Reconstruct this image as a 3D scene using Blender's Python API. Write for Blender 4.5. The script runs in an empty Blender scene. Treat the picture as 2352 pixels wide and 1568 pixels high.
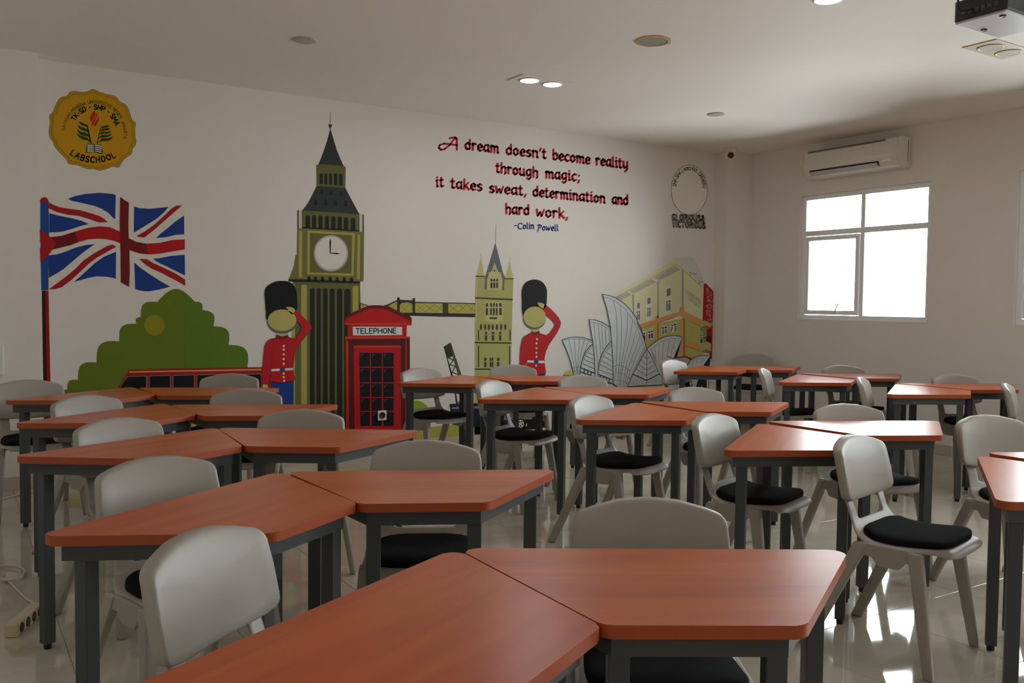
import bpy, bmesh, math, random
from mathutils import Vector, Matrix

random.seed(7)
PI = math.pi
C = bpy.context.scene.collection
scn = bpy.context.scene

# ------------------------------------------------------------------ camera
F, YAW, PITCH, ROLL = 2040.13, 0.566409, -0.0429715, 0.011267
CAM = Vector((-7.5655, -7.1373, 1.3231))
FW = Vector((math.sin(YAW) * math.cos(PITCH), math.cos(YAW) * math.cos(PITCH), math.sin(PITCH)))
R0 = Vector((math.cos(YAW), -math.sin(YAW), 0))
U0 = R0.cross(FW)
RT = R0 * math.cos(ROLL) + U0 * math.sin(ROLL)
UP = -R0 * math.sin(ROLL) + U0 * math.cos(ROLL)
cd = bpy.data.cameras.new('camera')
cam = bpy.data.objects.new('camera', cd)
C.objects.link(cam)
cd.sensor_width = 36.0
cd.lens = 36.0 * F / 2352.0
cd.clip_start = 0.05
M = Matrix.Identity(4)
for i in range(3):
    M[i][0], M[i][1], M[i][2], M[i][3] = RT[i], UP[i], -FW[i], CAM[i]
cam.matrix_world = M
scn.camera = cam

# ------------------------------------------------------------------ light and exposure
SKY = 5.0
w = bpy.data.worlds.new('world')
scn.world = w
w.use_nodes = True
nt = w.node_tree
bg = nt.nodes['Background']
bg.inputs['Color'].default_value = (0.93, 0.97, 1.0, 1)
bg.inputs['Strength'].default_value = SKY
scn.view_settings.view_transform = 'Standard'
scn.view_settings.look = 'None'
scn.view_settings.gamma = 1.0
scn.view_settings.use_curve_mapping = False
scn.view_settings.exposure = 1.8
scn.cycles.use_denoising = True
scn.cycles.max_bounces = 10
scn.cycles.diffuse_bounces = 6
scn.cycles.glossy_bounces = 4
scn.cycles.transparent_max_bounces = 12
scn.cycles.sample_clamp_indirect = 6.0
scn.cycles.caustics_reflective = False
scn.cycles.caustics_refractive = False
H = 3.0                       # ceiling height
XL, YB = -8.4, -9.4           # left wall, rear wall
WZ0, WZ1 = 1.187, 2.479       # window sill and head
WINS = [(-0.846, -2.315), (-3.092, -4.561), (-5.338, -6.807), (-7.584, -9.053)]
for k, (ya, yb) in enumerate(WINS):
    ld = bpy.data.lights.new('sky_portal', 'AREA')
    ld.shape = 'RECTANGLE'
    ld.size = WZ1 - WZ0
    ld.size_y = ya - yb
    ld.cycles.is_portal = True
    lo = bpy.data.objects.new('sky_portal', ld)
    C.objects.link(lo)
    lo.location = (0.2, (ya + yb) / 2, (WZ0 + WZ1) / 2)
    lo.rotation_euler = (0, PI / 2, 0)


# ------------------------------------------------------------------ helpers
def lin(c):
    c = c / 255.0
    return c / 12.92 if c <= 0.04045 else ((c + 0.055) / 1.055) ** 2.4


def mat(name, rgb, rough=0.6, spec=0.5, metal=0.0, emit=0.0, bump=None, var=0.0, vscale=6.0):
    m = bpy.data.materials.new(name)
    m.use_nodes = True
    n, l = m.node_tree.nodes, m.node_tree.links
    b = n['Principled BSDF']
    col = (lin(rgb[0]), lin(rgb[1]), lin(rgb[2]), 1)
    b.inputs['Base Color'].default_value = col
    b.inputs['Roughness'].default_value = rough
    b.inputs['Specular IOR Level'].default_value = spec
    b.inputs['Metallic'].default_value = metal
    if emit:
        b.inputs['Emission Color'].default_value = (0.92, 0.96, 1, 1)
        b.inputs['Emission Strength'].default_value = emit
    if var or bump:
        tc = n.new('ShaderNodeTexCoord')
    if var:
        no = n.new('ShaderNodeTexNoise')
        no.inputs['Scale'].default_value = vscale
        no.inputs['Detail'].default_value = 3
        l.new(tc.outputs['Object'], no.inputs['Vector'])
        mx = n.new('ShaderNodeMix')
        mx.data_type = 'RGBA'
        mx.inputs[6].default_value = tuple(v * (1 - var) for v in col[:3]) + (1,)
        mx.inputs[7].default_value = tuple(min(1, v * (1 + var)) for v in col[:3]) + (1,)
        l.new(no.outputs['Fac'], mx.inputs[0])
        l.new(mx.outputs[2], b.inputs['Base Color'])
    if bump:
        nb = n.new('ShaderNodeTexNoise')
        nb.inputs['Scale'].default_value = bump[0]
        l.new(tc.outputs['Object'], nb.inputs['Vector'])
        bp = n.new('ShaderNodeBump')
        bp.inputs['Strength'].default_value = bump[1]
        bp.inputs['Distance'].default_value = 0.002
        l.new(nb.outputs['Fac'], bp.inputs['Height'])
        l.new(bp.outputs['Normal'], b.inputs['Normal'])
    return m


def obj(name, bm, m, parent=None, smooth=False):
    me = bpy.data.meshes.new(name)
    bm.to_mesh(me)
    bm.free()
    me.materials.append(m)
    if smooth:
        for p in me.polygons:
            p.use_smooth = True
    o = bpy.data.objects.new(name, me)
    C.objects.link(o)
    if parent:
        o.parent = parent
    return o


def tag(o, label=None, cat=None, group=None, kind=None):
    if label: o['label'] = label
    if cat: o['category'] = cat
    if group: o['group'] = group
    if kind: o['kind'] = kind
    return o


def empty(name, loc=(0, 0, 0), rz=0.0):
    o = bpy.data.objects.new(name, None)
    C.objects.link(o)
    o.location = loc
    o.rotation_euler = (0, 0, rz)
    return o


def box(bm, x0, x1, y0, y1, z0, z1):
    v = [bm.verts.new(p) for p in ((x0, y0, z0), (x1, y0, z0), (x1, y1, z0), (x0, y1, z0),
                                   (x0, y0, z1), (x1, y0, z1), (x1, y1, z1), (x0, y1, z1))]
    for f in ((0, 3, 2, 1), (4, 5, 6, 7), (0, 1, 5, 4), (1, 2, 6, 5), (2, 3, 7, 6), (3, 0, 4, 7)):
        bm.faces.new([v[i] for i in f])
    return v


def bevel(bm, w_, seg=2):
    bmesh.ops.bevel(bm, geom=list(bm.edges), offset=w_, segments=seg, profile=0.6, affect='EDGES')


def newbox(x0, x1, y0, y1, z0, z1, bv=0.0, seg=2):
    bm = bmesh.new()
    box(bm, min(x0, x1), max(x0, x1), min(y0, y1), max(y0, y1), min(z0, z1), max(z0, z1))
    if bv: bevel(bm, bv, seg)
    return bm


def prism(bm, pts, z0, z1):
    """pts: counter-clockwise (x, y) outline"""
    a = [bm.verts.new((x, y, z0)) for x, y in pts]
    b = [bm.verts.new((x, y, z1)) for x, y in pts]
    n = len(pts)
    bm.faces.new(list(reversed(a)))
    bm.faces.new(b)
    for i in range(n):
        bm.faces.new((a[i], a[(i + 1) % n], b[(i + 1) % n], b[i]))


def tube(bm, pts, r, seg=8):
    rings = []
    P = [Vector(p) for p in pts]
    for i, p in enumerate(P):
        d = (P[min(i + 1, len(P) - 1)] - P[max(i - 1, 0)]).normalized()
        u = d.cross(Vector((0, 0, 1)))
        if u.length < 1e-3: u = Vector((1, 0, 0))
        u.normalize()
        v = d.cross(u)
        rings.append([bm.verts.new(p + u * r * math.cos(2 * PI * k / seg) + v * r * math.sin(2 * PI * k / seg)) for k in range(seg)])
    for a, b in zip(rings, rings[1:]):
        for k in range(seg):
            bm.faces.new((a[k], a[(k + 1) % seg], b[(k + 1) % seg], b[k]))
    bm.faces.new(list(reversed(rings[0])))
    bm.faces.new(rings[-1])


def lathe(bm, prof, seg=32, c=(0, 0, 0)):
    rings = []
    for r, z in prof:
        rings.append([bm.verts.new((c[0] + r * math.cos(2 * PI * k / seg), c[1] + r * math.sin(2 * PI * k / seg), c[2] + z)) for k in range(seg)])
    for a, b in zip(rings, rings[1:]):
        for k in range(seg):
            bm.faces.new((a[k], a[(k + 1) % seg], b[(k + 1) % seg], b[k]))
    bm.faces.new(rings[0])
    bm.faces.new(list(reversed(rings[-1])))


def cat_rom(pts, n=8, closed=False):
    P = [Vector(p) for p in pts]
    out = []
    N = len(P)
    rng = range(N) if closed else range(N - 1)
    for i in rng:
        p0 = P[(i - 1) % N] if closed or i > 0 else P[i]
        p1, p2 = P[i], P[(i + 1) % N]
        p3 = P[(i + 2) % N] if closed or i + 2 < N else P[(i + 1) % N]
        for k in range(n):
            t = k / n
            out.append(0.5 * ((2 * p1) + (p2 - p0) * t + (2 * p0 - 5 * p1 + 4 * p2 - p3) * t * t + (3 * p1 - p0 - 3 * p2 + p3) * t ** 3))
    if not closed: out.append(P[-1])
    return out


def copy_tree(o, parent=None):
    c = o.copy()
    C.objects.link(c)
    if parent: c.parent = parent
    for ch in list(o.children): copy_tree(ch, c)
    return c


# ------------------------------------------------------------------ materials
WALL = mat('wall paint', (229, 223, 216), 0.55, 0.3, bump=(90, 0.12))
CEIL = mat('ceiling paint', (236, 231, 224), 0.7, 0.3)
GROUT = mat('grout', (120, 112, 100), 0.8)
SKIRT = mat('skirting tile', (196, 187, 172), 0.25)
WHITE = mat('white plastic', (228, 226, 220), 0.35)
ALU = mat('white window frame', (240, 243, 244), 0.3)
CHAIR = mat('grey plastic', (163, 156, 147), 0.42, 0.5, bump=(420, 0.05))
LEGM = mat('slate grey steel', (66, 70, 72), 0.38, 0.5)
RUBBER = mat('black rubber', (16, 16, 17), 0.6)
CUSH = mat('black fabric', (20, 20, 22), 0.95, 0.15, bump=(700, 0.4))


def tile_mat():
    m = mat('polished tile', (196, 188, 172), 0.05, 0.55)
    n, l = m.node_tree.nodes, m.node_tree.links
    b = n['Principled BSDF']
    tc = n.new('ShaderNodeTexCoord')
    oi = n.new('ShaderNodeObjectInfo')
    ad = n.new('ShaderNodeVectorMath')
    l.new(tc.outputs['Object'], ad.inputs[0])
    l.new(oi.outputs['Location'], ad.inputs[1])
    no = n.new('ShaderNodeTexNoise')
    no.inputs['Scale'].default_value = 3.0
    no.inputs['Detail'].default_value = 5
    l.new(ad.outputs[0], no.inputs['Vector'])
    cr = n.new('ShaderNodeValToRGB')
    cr.color_ramp.elements[0].position = 0.3
    cr.color_ramp.elements[0].color = (lin(186), lin(177), lin(160), 1)
    cr.color_ramp.elements[1].position = 0.75
    cr.color_ramp.elements[1].color = (lin(206), lin(199), lin(184), 1)
    l.new(no.outputs['Fac'], cr.inputs[0])
    l.new(cr.outputs[0], b.inputs['Base Color'])
    return m


TILE = tile_mat()


def wood_mat():
    m = mat('cherry laminate', (176, 92, 52), 0.3, 0.36)
    n, l = m.node_tree.nodes, m.node_tree.links
    b = n['Principled BSDF']
    tc = n.new('ShaderNodeTexCoord')
    oi = n.new('ShaderNodeObjectInfo')
    ml = n.new('ShaderNodeVectorMath'); ml.operation = 'SCALE'
    ml.inputs['Scale'].default_value = 37.0
    l.new(oi.outputs['Random'], ml.inputs[0])
    ad = n.new('ShaderNodeVectorMath')
    l.new(tc.outputs['Object'], ad.inputs[0])
    l.new(ml.outputs[0], ad.inputs[1])
    mp = n.new('ShaderNodeMapping')
    mp.inputs['Scale'].default_value = (1.1, 13.0, 13.0)
    l.new(ad.outputs[0], mp.inputs['Vector'])
    no = n.new('ShaderNodeTexNoise')
    no.inputs['Scale'].default_value = 1.0
    no.inputs['Detail'].default_value = 6
    no.inputs['Distortion'].default_value = 0.6
    l.new(mp.outputs[0], no.inputs['Vector'])
    cr = n.new('ShaderNodeValToRGB')
    e = cr.color_ramp.elements
    e[0].position = 0.28
    e[0].color = (lin(172), lin(74), lin(30), 1)
    e[1].position = 0.72
    e[1].color = (lin(202), lin(102), lin(46), 1)
    k = e.new(0.5)
    k.color = (lin(190), lin(90), lin(38), 1)
    l.new(no.outputs['Fac'], cr.inputs[0])
    l.new(cr.outputs[0], b.inputs['Base Color'])
    return m


WOOD = wood_mat()
EDGE = mat('cherry edge band', (168, 76, 36), 0.4, 0.4, var=0.08, vscale=14)


def glass_mat():
    m = bpy.data.materials.new('window glass')
    m.use_nodes = True
    n, l = m.node_tree.nodes, m.node_tree.links
    n.remove(n['Principled BSDF'])
    tr = n.new('ShaderNodeBsdfTransparent')
    tr.inputs[0].default_value = (0.95, 0.98, 0.98, 1)
    gl = n.new('ShaderNodeBsdfGlossy')
    gl.inputs['Roughness'].default_value = 0.02
    fr = n.new('ShaderNodeFresnel')
    mx = n.new('ShaderNodeMixShader')
    l.new(fr.outputs[0], mx.inputs[0])
    l.new(tr.outputs[0], mx.inputs[1])
    l.new(gl.outputs[0], mx.inputs[2])
    l.new(mx.outputs[0], n['Material Output'].inputs['Surface'])
    return m


GLASS = glass_mat()

# ------------------------------------------------------------------ room shell
PC = 0.172                    # column projection
floor = tag(obj('floor', newbox(XL - .1, .1, YB - .1, .1, -0.12, -0.004), GROUT), kind='structure')
tm = None
nx_, ny_ = 14, 16
for i in range(nx_):
    for j in range(ny_):
        if tm is None:
            bm = newbox(-.2992, .2992, -.2992, .2992, -.010, 0.0, 0.0012, 1)
            t0 = obj('tile', bm, TILE, floor)
            tm = t0.data
            t = t0
        else:
            t = bpy.data.objects.new('tile', tm)
            C.objects.link(t)
            t.parent = floor
        t.location = (-0.3 - 0.6 * i, -0.3 - 0.6 * j, 0)
tag(obj('ceiling', newbox(XL - .1, .2, YB - .1, .2, H, H + .12), CEIL), kind='structure')
tag(obj('wall_back', newbox(XL - .1, .12, 0, .12, 0, H), WALL), kind='structure')
tag(obj('wall_left', newbox(XL - .12, XL, YB, 0, 0, H), WALL), kind='structure')
tag(obj('wall_front', newbox(XL - .12, .12, YB - .12, YB, 0, H), WALL), kind='structure')
TH = 0.15
bm = bmesh.new()
box(bm, 0, TH, YB, 0, 0, WZ0)
box(bm, 0, TH, YB, 0, WZ1, H)
ys = [0.0] + [v for ab in WINS for v in ab] + [YB]
for a, b_ in zip(ys[0::2], ys[1::2]):
    box(bm, 0, TH, b_, a, WZ0, WZ1)
tag(obj('wall_right', bm, WALL), kind='structure')
XC = -0.387
tag(obj('column', newbox(XC, 0, -PC, 0, 0, H), WALL), kind='structure')
tag(obj('pilaster', newbox(XL, -7.02, -PC, 0, 0, H), WALL), kind='structure')

BH, BT = 0.092, 0.012


def skirting(name, x0, y0, x1, y1, nx, ny):
    """run of skirting tiles along a wall; (nx, ny) points into the room"""
    root = tag(empty(name, (x0, y0, 0)), kind='structure')
    L = math.hypot(x1 - x0, y1 - y0)
    dx, dy = (x1 - x0) / L, (y1 - y0) / L
    k = 0.0
    while k < L - 0.02:
        e = min(k + 0.6, L) - 0.0015
        bm = bmesh.new()
        pts = [(dx * k, dy * k), (dx * e, dy * e), (dx * e + nx * BT, dy * e + ny * BT), (dx * k + nx * BT, dy * k + ny * BT)]
        ar = sum(pts[i][0] * pts[(i + 1) % 4][1] - pts[(i + 1) % 4][0] * pts[i][1] for i in range(4))
        if ar < 0: pts.reverse()
        prism(bm, pts, 0.0005, BH)
        bmesh.ops.bevel(bm, geom=[ed for ed in bm.edges if all(v.co.z > BH - .001 for v in ed.verts)], offset=0.0015, segments=1, affect='EDGES')
        obj('tile', bm, SKIRT, root)
        k += 0.6
    return root


skirting('baseboard_back', XC, 0, -7.02, 0, 0, -1)
skirting('baseboard_pilaster', -7.02, -PC, XL, -PC, 0, -1)
skirting('baseboard_column', 0, -PC, XC, -PC, 0, -1)
skirting('baseboard_right', 0, -PC - BT, 0, YB, -1, 0)
skirting('baseboard_left', XL, -PC - BT, XL, YB, 1, 0)


# ------------------------------------------------------------------ windows
def window(n, ya, yb):
    root = tag(empty('window_%d' % n, (0, (ya + yb) / 2, WZ0)), kind='structure')
    y0 = (ya + yb) / 2
    hw = (ya - yb) / 2
    hh = WZ1 - WZ0
    xa, xb = 0.035, 0.095
    fw = 0.05
    def bar(name, y1, y2, z1, z2, x1=xa, x2=xb, par=root, m=ALU):
        return obj(name, newbox(x1, x2, y1, y2, z1, z2, 0.003, 1), m, par)
    bar('frame', -hw, hw, 0, fw)
    bar('frame', -hw, hw, hh - fw, hh)
    bar('frame', hw - fw, hw, fw, hh - fw)
    bar('frame', -hw, -hw + fw, fw, hh - fw)
    bar('mullion', -.0225, .0225, fw, hh - fw)
    zt = hh - fw - .32
    bar('transom', .0225, hw - fw, zt - .055, zt)
    bar('transom', -hw + fw, -.0225, zt - .055, zt)
    # left is +y as seen from the room
    for (p, q, r, s) in ((.0225, hw - fw, zt, hh - fw), (-hw + fw, -.0225, zt, hh - fw), (-hw + fw, -.0225, fw, zt - .055)):
        obj('pane', newbox(.068, .073, p, q, r, s), GLASS, root)
    # opening sash, lower left
    sash = empty('sash')
    sash.parent = root
    a, b_, c, d = .0275, hw - fw - .005, fw + .005, zt - .06
    sw = .045
    for (p, q, r, s) in ((a, b_, c, c + sw), (a, b_, d - sw, d), (a, a + sw, c + sw, d - sw), (b_ - sw, b_, c + sw, d - sw)):
        obj('rail', newbox(.028, .08, p, q, r, s, .003, 1), ALU, sash)
    obj('pane', newbox(.062, .067, a + sw, b_ - sw, c + sw, d - sw), GLASS, sash)
    bm = newbox(.012, .028, .27, .31, c + .005, c + .03, .004)
    tube(bm, [(.016, .29, c + .018), (.004, .265, c + .06), (.002, .235, c + .115)], .006, 8)
    obj('handle', bm, ALU, sash, True)
    for ch in sash.children:
        pass
    return root


for k, (ya, yb) in enumerate(WINS): window(k + 1, ya, yb)

# ------------------------------------------------------------------ desks
TA, TS, TD, TZ = 0.945, 0.572, 0.507, 0.740      # long edge, taper, depth, height
TT = 0.026
CORN = [(-TA / 2, TD / 2), (TA / 2, TD / 2), ((TA - TS) / 2, -TD / 2), (-(TA - TS) / 2, -TD / 2)]


def round_poly(pts, r, seg=6):
    out = []
    n = len(pts)
    for i in range(n):
        p, a, b = Vector(pts[i]), Vector(pts[i - 1]), Vector(pts[(i + 1) % n])
        d1, d2 = (a - p).normalized(), (b - p).normalized()
        ang = math.acos(max(-1, min(1, d1.dot(d2))))
        rr = r
        t = rr / math.tan(ang / 2)
        c = p + (d1 + d2).normalized() * (rr / math.sin(ang / 2))
        s, e = p + d1 * t, p + d2 * t
        a0 = math.atan2(s.y - c.y, s.x - c.x)
        a1 = math.atan2(e.y - c.y, e.x - c.x)
        while a1 - a0 > PI: a1 -= 2 * PI
        while a1 - a0 < -PI: a1 += 2 * PI
        for k in range(seg + 1):
            th = a0 + (a1 - a0) * k / seg
            out.append((c.x + rr * math.cos(th), c.y + rr * math.sin(th)))
    return out


def inset(pts, d):
    n = len(pts)
    out = []
    for i in range(n):
        p, a, b = Vector(pts[i]), Vector(pts[i - 1]), Vector(pts[(i + 1) % n])
        d1, d2 = (a - p).normalized(), (b - p).normalized()
        ang = math.acos(d1.dot(d2))
        out.append(tuple(p + (d1 + d2).normalized() * (d / math.sin(ang / 2))))
    return out


def make_desk():
    root = empty('trapezoid_desk')
    pts = list(reversed(round_poly(CORN, 0.032)))
    bm = bmesh.new()
    prism(bm, pts, TZ - TT, TZ)
    top_e = [e for e in bm.edges if all(v.co.z > TZ - .001 for v in e.verts)]
    bot_e = [e for e in bm.edges if all(v.co.z < TZ - TT + .001 for v in e.verts)]
    bmesh.ops.bevel(bm, geom=top_e + bot_e, offset=0.002, segments=2, affect='EDGES')
    t = obj('table_top', bm, WOOD, root)
    t.data.materials.append(EDGE)
    for p in t.data.polygons:
        if abs(p.normal.z) < 0.3: p.material_index = 1
    # apron: four rails
    o = inset(CORN, 0.034)
    i_ = inset(CORN, 0.060)
    for k in range(4):
        q = [o[k], o[(k + 1) % 4], i_[(k + 1) % 4], i_[k]]
        ar = sum(q[a][0] * q[(a + 1) % 4][1] - q[(a + 1) % 4][0] * q[a][1] for a in range(4))
        if ar < 0: q.reverse()
        bm = bmesh.new()
        prism(bm, q, TZ - TT - .046, TZ - TT)
        obj('apron', bm, LEGM, root)
    s = 0.0205
    for k, (dist, sq) in enumerate(((.125, 1), (.125, 1), (.074, 1), (.074, 1))):
        p, a, b = Vector(CORN[k]), Vector(CORN[k - 1]), Vector(CORN[(k + 1) % 4])
        bis = ((a - p).normalized() + (b - p).normalized()).normalized()
        c = p + bis * dist
        bm = newbox(c.x - s, c.x + s, c.y - s, c.y + s, .022, TZ - TT - .001, .003, 2)
        lg = obj('leg', bm, LEGM, root)
        bm = bmesh.new()
        lathe(bm, [(.012, 0), (.014, .003), (.014, .018), (.008, .024)], 14, (c.x, c.y, 0))
        obj('foot', bm, RUBBER, lg, True)
    return root


DESKS = {"A2": [-6.276, -5.765, -31.0], "B1": [-6.867, -4.642, 33.7], "B2": [-6.289, -4.618, -26.6], "C1": [-6.851, -3.427, 25.6], "C2": [-6.272, -3.474, -32.7], "D2": [-6.215, -2.408, -25.1], "G1": [-4.349, -2.465, 32.2], "G2": [-3.767, -2.45, -29.5], "H1": [-4.381, -3.527, 30.1], "H2": [-3.766, -3.477, -29.8], "I2": [-3.766, -4.468, -27.0], "J2": [-1.085, -1.356, -28.8], "K1": [-1.662, -2.468, 30.7], "K2": [-1.004, -2.384, -28.6], "L1": [-1.707, -3.444, 30.9], "L2": [-1.086, -3.399, -28.6], "A1": [-6.854, -5.751, 28.0], "D1": [-6.797, -2.369, 34.0], "E1": [-6.79, -1.291, 34.0], "E2": [-6.209, -1.316, -27.7], "F1": [-4.326, -1.306, 28.9], "F2": [-3.723, -1.396, -25.8], "I1": [-4.409, -4.547, 33.3], "J1": [-1.663, -1.304, 30.0], "M1": [-4.365, -5.635, 33.2], "M2": [-3.719, -5.572, -26.3]}
CHAIRS = {"A1": [-6.973, -5.27, 40.0], "B1": [-6.943, -4.276, 17.9], "C1": [-6.8769, -3.1731, 24.0], "D1": [-6.863, -2.11, 28.0], "E1": [-7.123, -0.996, 6.9], "F1": [-4.404, -1.08, 13.3], "G1": [-4.408, -2.231, 27.3], "H1": [-4.438, -3.316, 19.2], "I1": [-4.443, -4.281, 17.6], "M1": [-4.4533, -5.0762, 12.2], "A2": [-6.106, -5.528, -32.4], "B2": [-6.158, -4.368, -27.9], "C2": [-6.251, -3.233, -31.2], "D2": [-6.189, -2.16, -25.6], "E2": [-5.991, -1.001, -29.6], "F2": [-3.613, -1.027, -17.6], "G2": [-3.702, -2.168, -4.9], "H2": [-3.623, -3.235, -8.0], "I2": [-3.603, -4.305, -20.3], "J2": [-0.392, -0.578, -56.2], "K2": [-0.9428, -2.2568, -20.1], "L2": [-0.9739, -3.3039, -22.3], "M2": [-3.373, -4.951, -14.9], "J1": [-1.734, -1.042, 12.4], "K1": [-1.731, -2.195, 34.0], "L1": [-1.777, -3.171, 30.0], "N1": [-1.281, -3.968, 24.9]}
PAIR = {'A': 'nearest pair, bottom of photo', 'B': 'left column, second pair from the camera',
        'C': 'left column, third pair from the camera', 'D': 'left column, fourth pair from the camera',
        'E': 'left column, last pair before the flag wall', 'M': 'cut-off pair at the right edge',
        'I': 'middle column, glaring pair nearest the camera', 'H': 'middle column, second pair from the camera',
        'G': 'middle column, third pair from the camera', 'F': 'middle column, last pair by the bridge mural',
        'L': 'right column, pair nearest the camera', 'K': 'right column, middle pair under the window',
        'J': 'right column, last pair in the corner'}
desk0 = make_desk()
first = True
for k in sorted(DESKS):
    x, y, a = DESKS[k]
    d = desk0 if first else copy_tree(desk0)
    first = False
    d.location = (x, y, 0)
    d.rotation_euler = (0, 0, math.radians(a))
    tag(d, 'cherry-topped trapezoid desk, %s half of %s' % ('left' if k[1] == '1' else 'right', PAIR[k[0]]), 'desk',
        'trapezoid desks set in pairs')

# ------------------------------------------------------------------ chairs
PROF = cat_rom([(.168, .612), (.158, .585), (.142, .550), (.128, .510), (.100, .468), (.050, .447), (-.02, .441), (-.09, .445),
                (-.16, .452), (-.21, .450), (-.236, .438), (-.245, .418)], 5)
PROF = [Vector((p[0], p[1])) for p in [(q.x, q.y) for q in PROF]]
ARC = [0.0]
for a, b in zip(PROF, PROF[1:]): ARC.append(ARC[-1] + (b - a).length)


def seat_pt(s, x, d):
    s = max(0, min(ARC[-1] - 1e-5, s))
    i = max(k for k in range(len(ARC) - 1) if ARC[k] <= s)
    t = (s - ARC[i]) / (ARC[i + 1] - ARC[i])
    p = PROF[i].lerp(PROF[i + 1], t)
    tg = (PROF[min(i + 2, len(PROF) - 1)] - PROF[max(i - 1, 0)]).normalized()
    n = Vector((tg.y, -tg.x))              # towards the sitter: up on the seat, forward on the back
    if n.y < 0 and abs(n.y) > abs(n.x): n = -n
    if abs(n.x) >= abs(n.y) and n.x > 0: n = -n
    return Vector((x, p.x + n.x * d, p.y + n.y * d))


def half_w(s):
    ks = [(0, .168), (.05, .166), (.09, .164), (.125, .170), (.17, .190), (.22, .204), (.30, .210), (.38, .208), (.43, .200), (.46, .190), (.50, .178)]
    for (a, va), (b, vb) in zip(ks, ks[1:]):
        if s <= b:
            t = (s - a) / (b - a)
            t = t * t * (3 - 2 * t)
            return va + (vb - va) * t
    return ks[-1][1]


def baked(name, bm, m, parent, mods, smooth=True):
    o = obj(name, bm, m, None, smooth)
    for kind, kw in mods:
        md = o.modifiers.new(kind, kind)
        for a, v in kw.items(): setattr(md, a, v)
    dg = bpy.context.evaluated_depsgraph_get()
    me = bpy.data.meshes.new_from_object(o.evaluated_get(dg))
    me.name = name
    bpy.data.objects.remove(o)
    n = bpy.data.objects.new(name, me)
    C.objects.link(n)
    n.parent = parent
    return n


def slab(outline, center, layers, fmap, rings=(1.0, .8, .55, .28)):
    """closed rounded slab; outline in 2-D, layers = [(inset, depth)...] front to back, fmap(u, v, d) -> 3-D"""
    bm = bmesh.new()
    c = Vector(center)
    n = len(outline)
    P = [Vector(p) for p in outline]
    def ring(ins, d, sc=1.0):
        out = []
        for p in P:
            q = p - c
            L = q.length
            q = q * ((L - ins) / L) * sc
            out.append(bm.verts.new(fmap(c.x + q.x, c.y + q.y, d)))
        return out
    seq = []
    for sc in reversed(rings[1:]): seq.append(ring(layers[0][0], layers[0][1], sc))
    for ins, d in layers: seq.append(ring(ins, d))
    for sc in rings[1:]: seq.append(ring(layers[-1][0], layers[-1][1], sc))
    for a, b in zip(seq, seq[1:]):
        for k in range(n): bm.faces.new((a[k], a[(k + 1) % n], b[(k + 1) % n], b[k]))
    va = bm.verts.new(fmap(c.x, c.y, layers[0][1]))
    vb = bm.verts.new(fmap(c.x, c.y, layers[-1][1]))
    for k in range(n):
        bm.faces.new((va, seq[0][(k + 1) % n], seq[0][k]))
        bm.faces.new((vb, seq[-1][k], seq[-1][(k + 1) % n]))
    bmesh.ops.recalc_face_normals(bm, faces=list(bm.faces))
    return bm


def leg_bar(bm, p0, p1, a0, b0, a1, b1, r=.006):
    """tapered bar, a = size along y, b = size along x"""
    v = []
    for p, a, b in ((p0, a0, b0), (p1, a1, b1)):
        for sx, sy in ((-1, -1), (1, -1), (1, 1), (-1, 1)):
            v.append(bm.verts.new((p[0] + sx * b / 2, p[1] + sy * a / 2, p[2])))
    for f in ((0, 1, 2, 3), (7, 6, 5, 4), (4, 5, 1, 0), (5, 6, 2, 1), (6, 7, 3, 2), (7, 4, 0, 3)):
        bm.faces.new([v[i] for i in f])
    bmesh.ops.recalc_face_normals(bm, faces=list(bm.faces))


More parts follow.
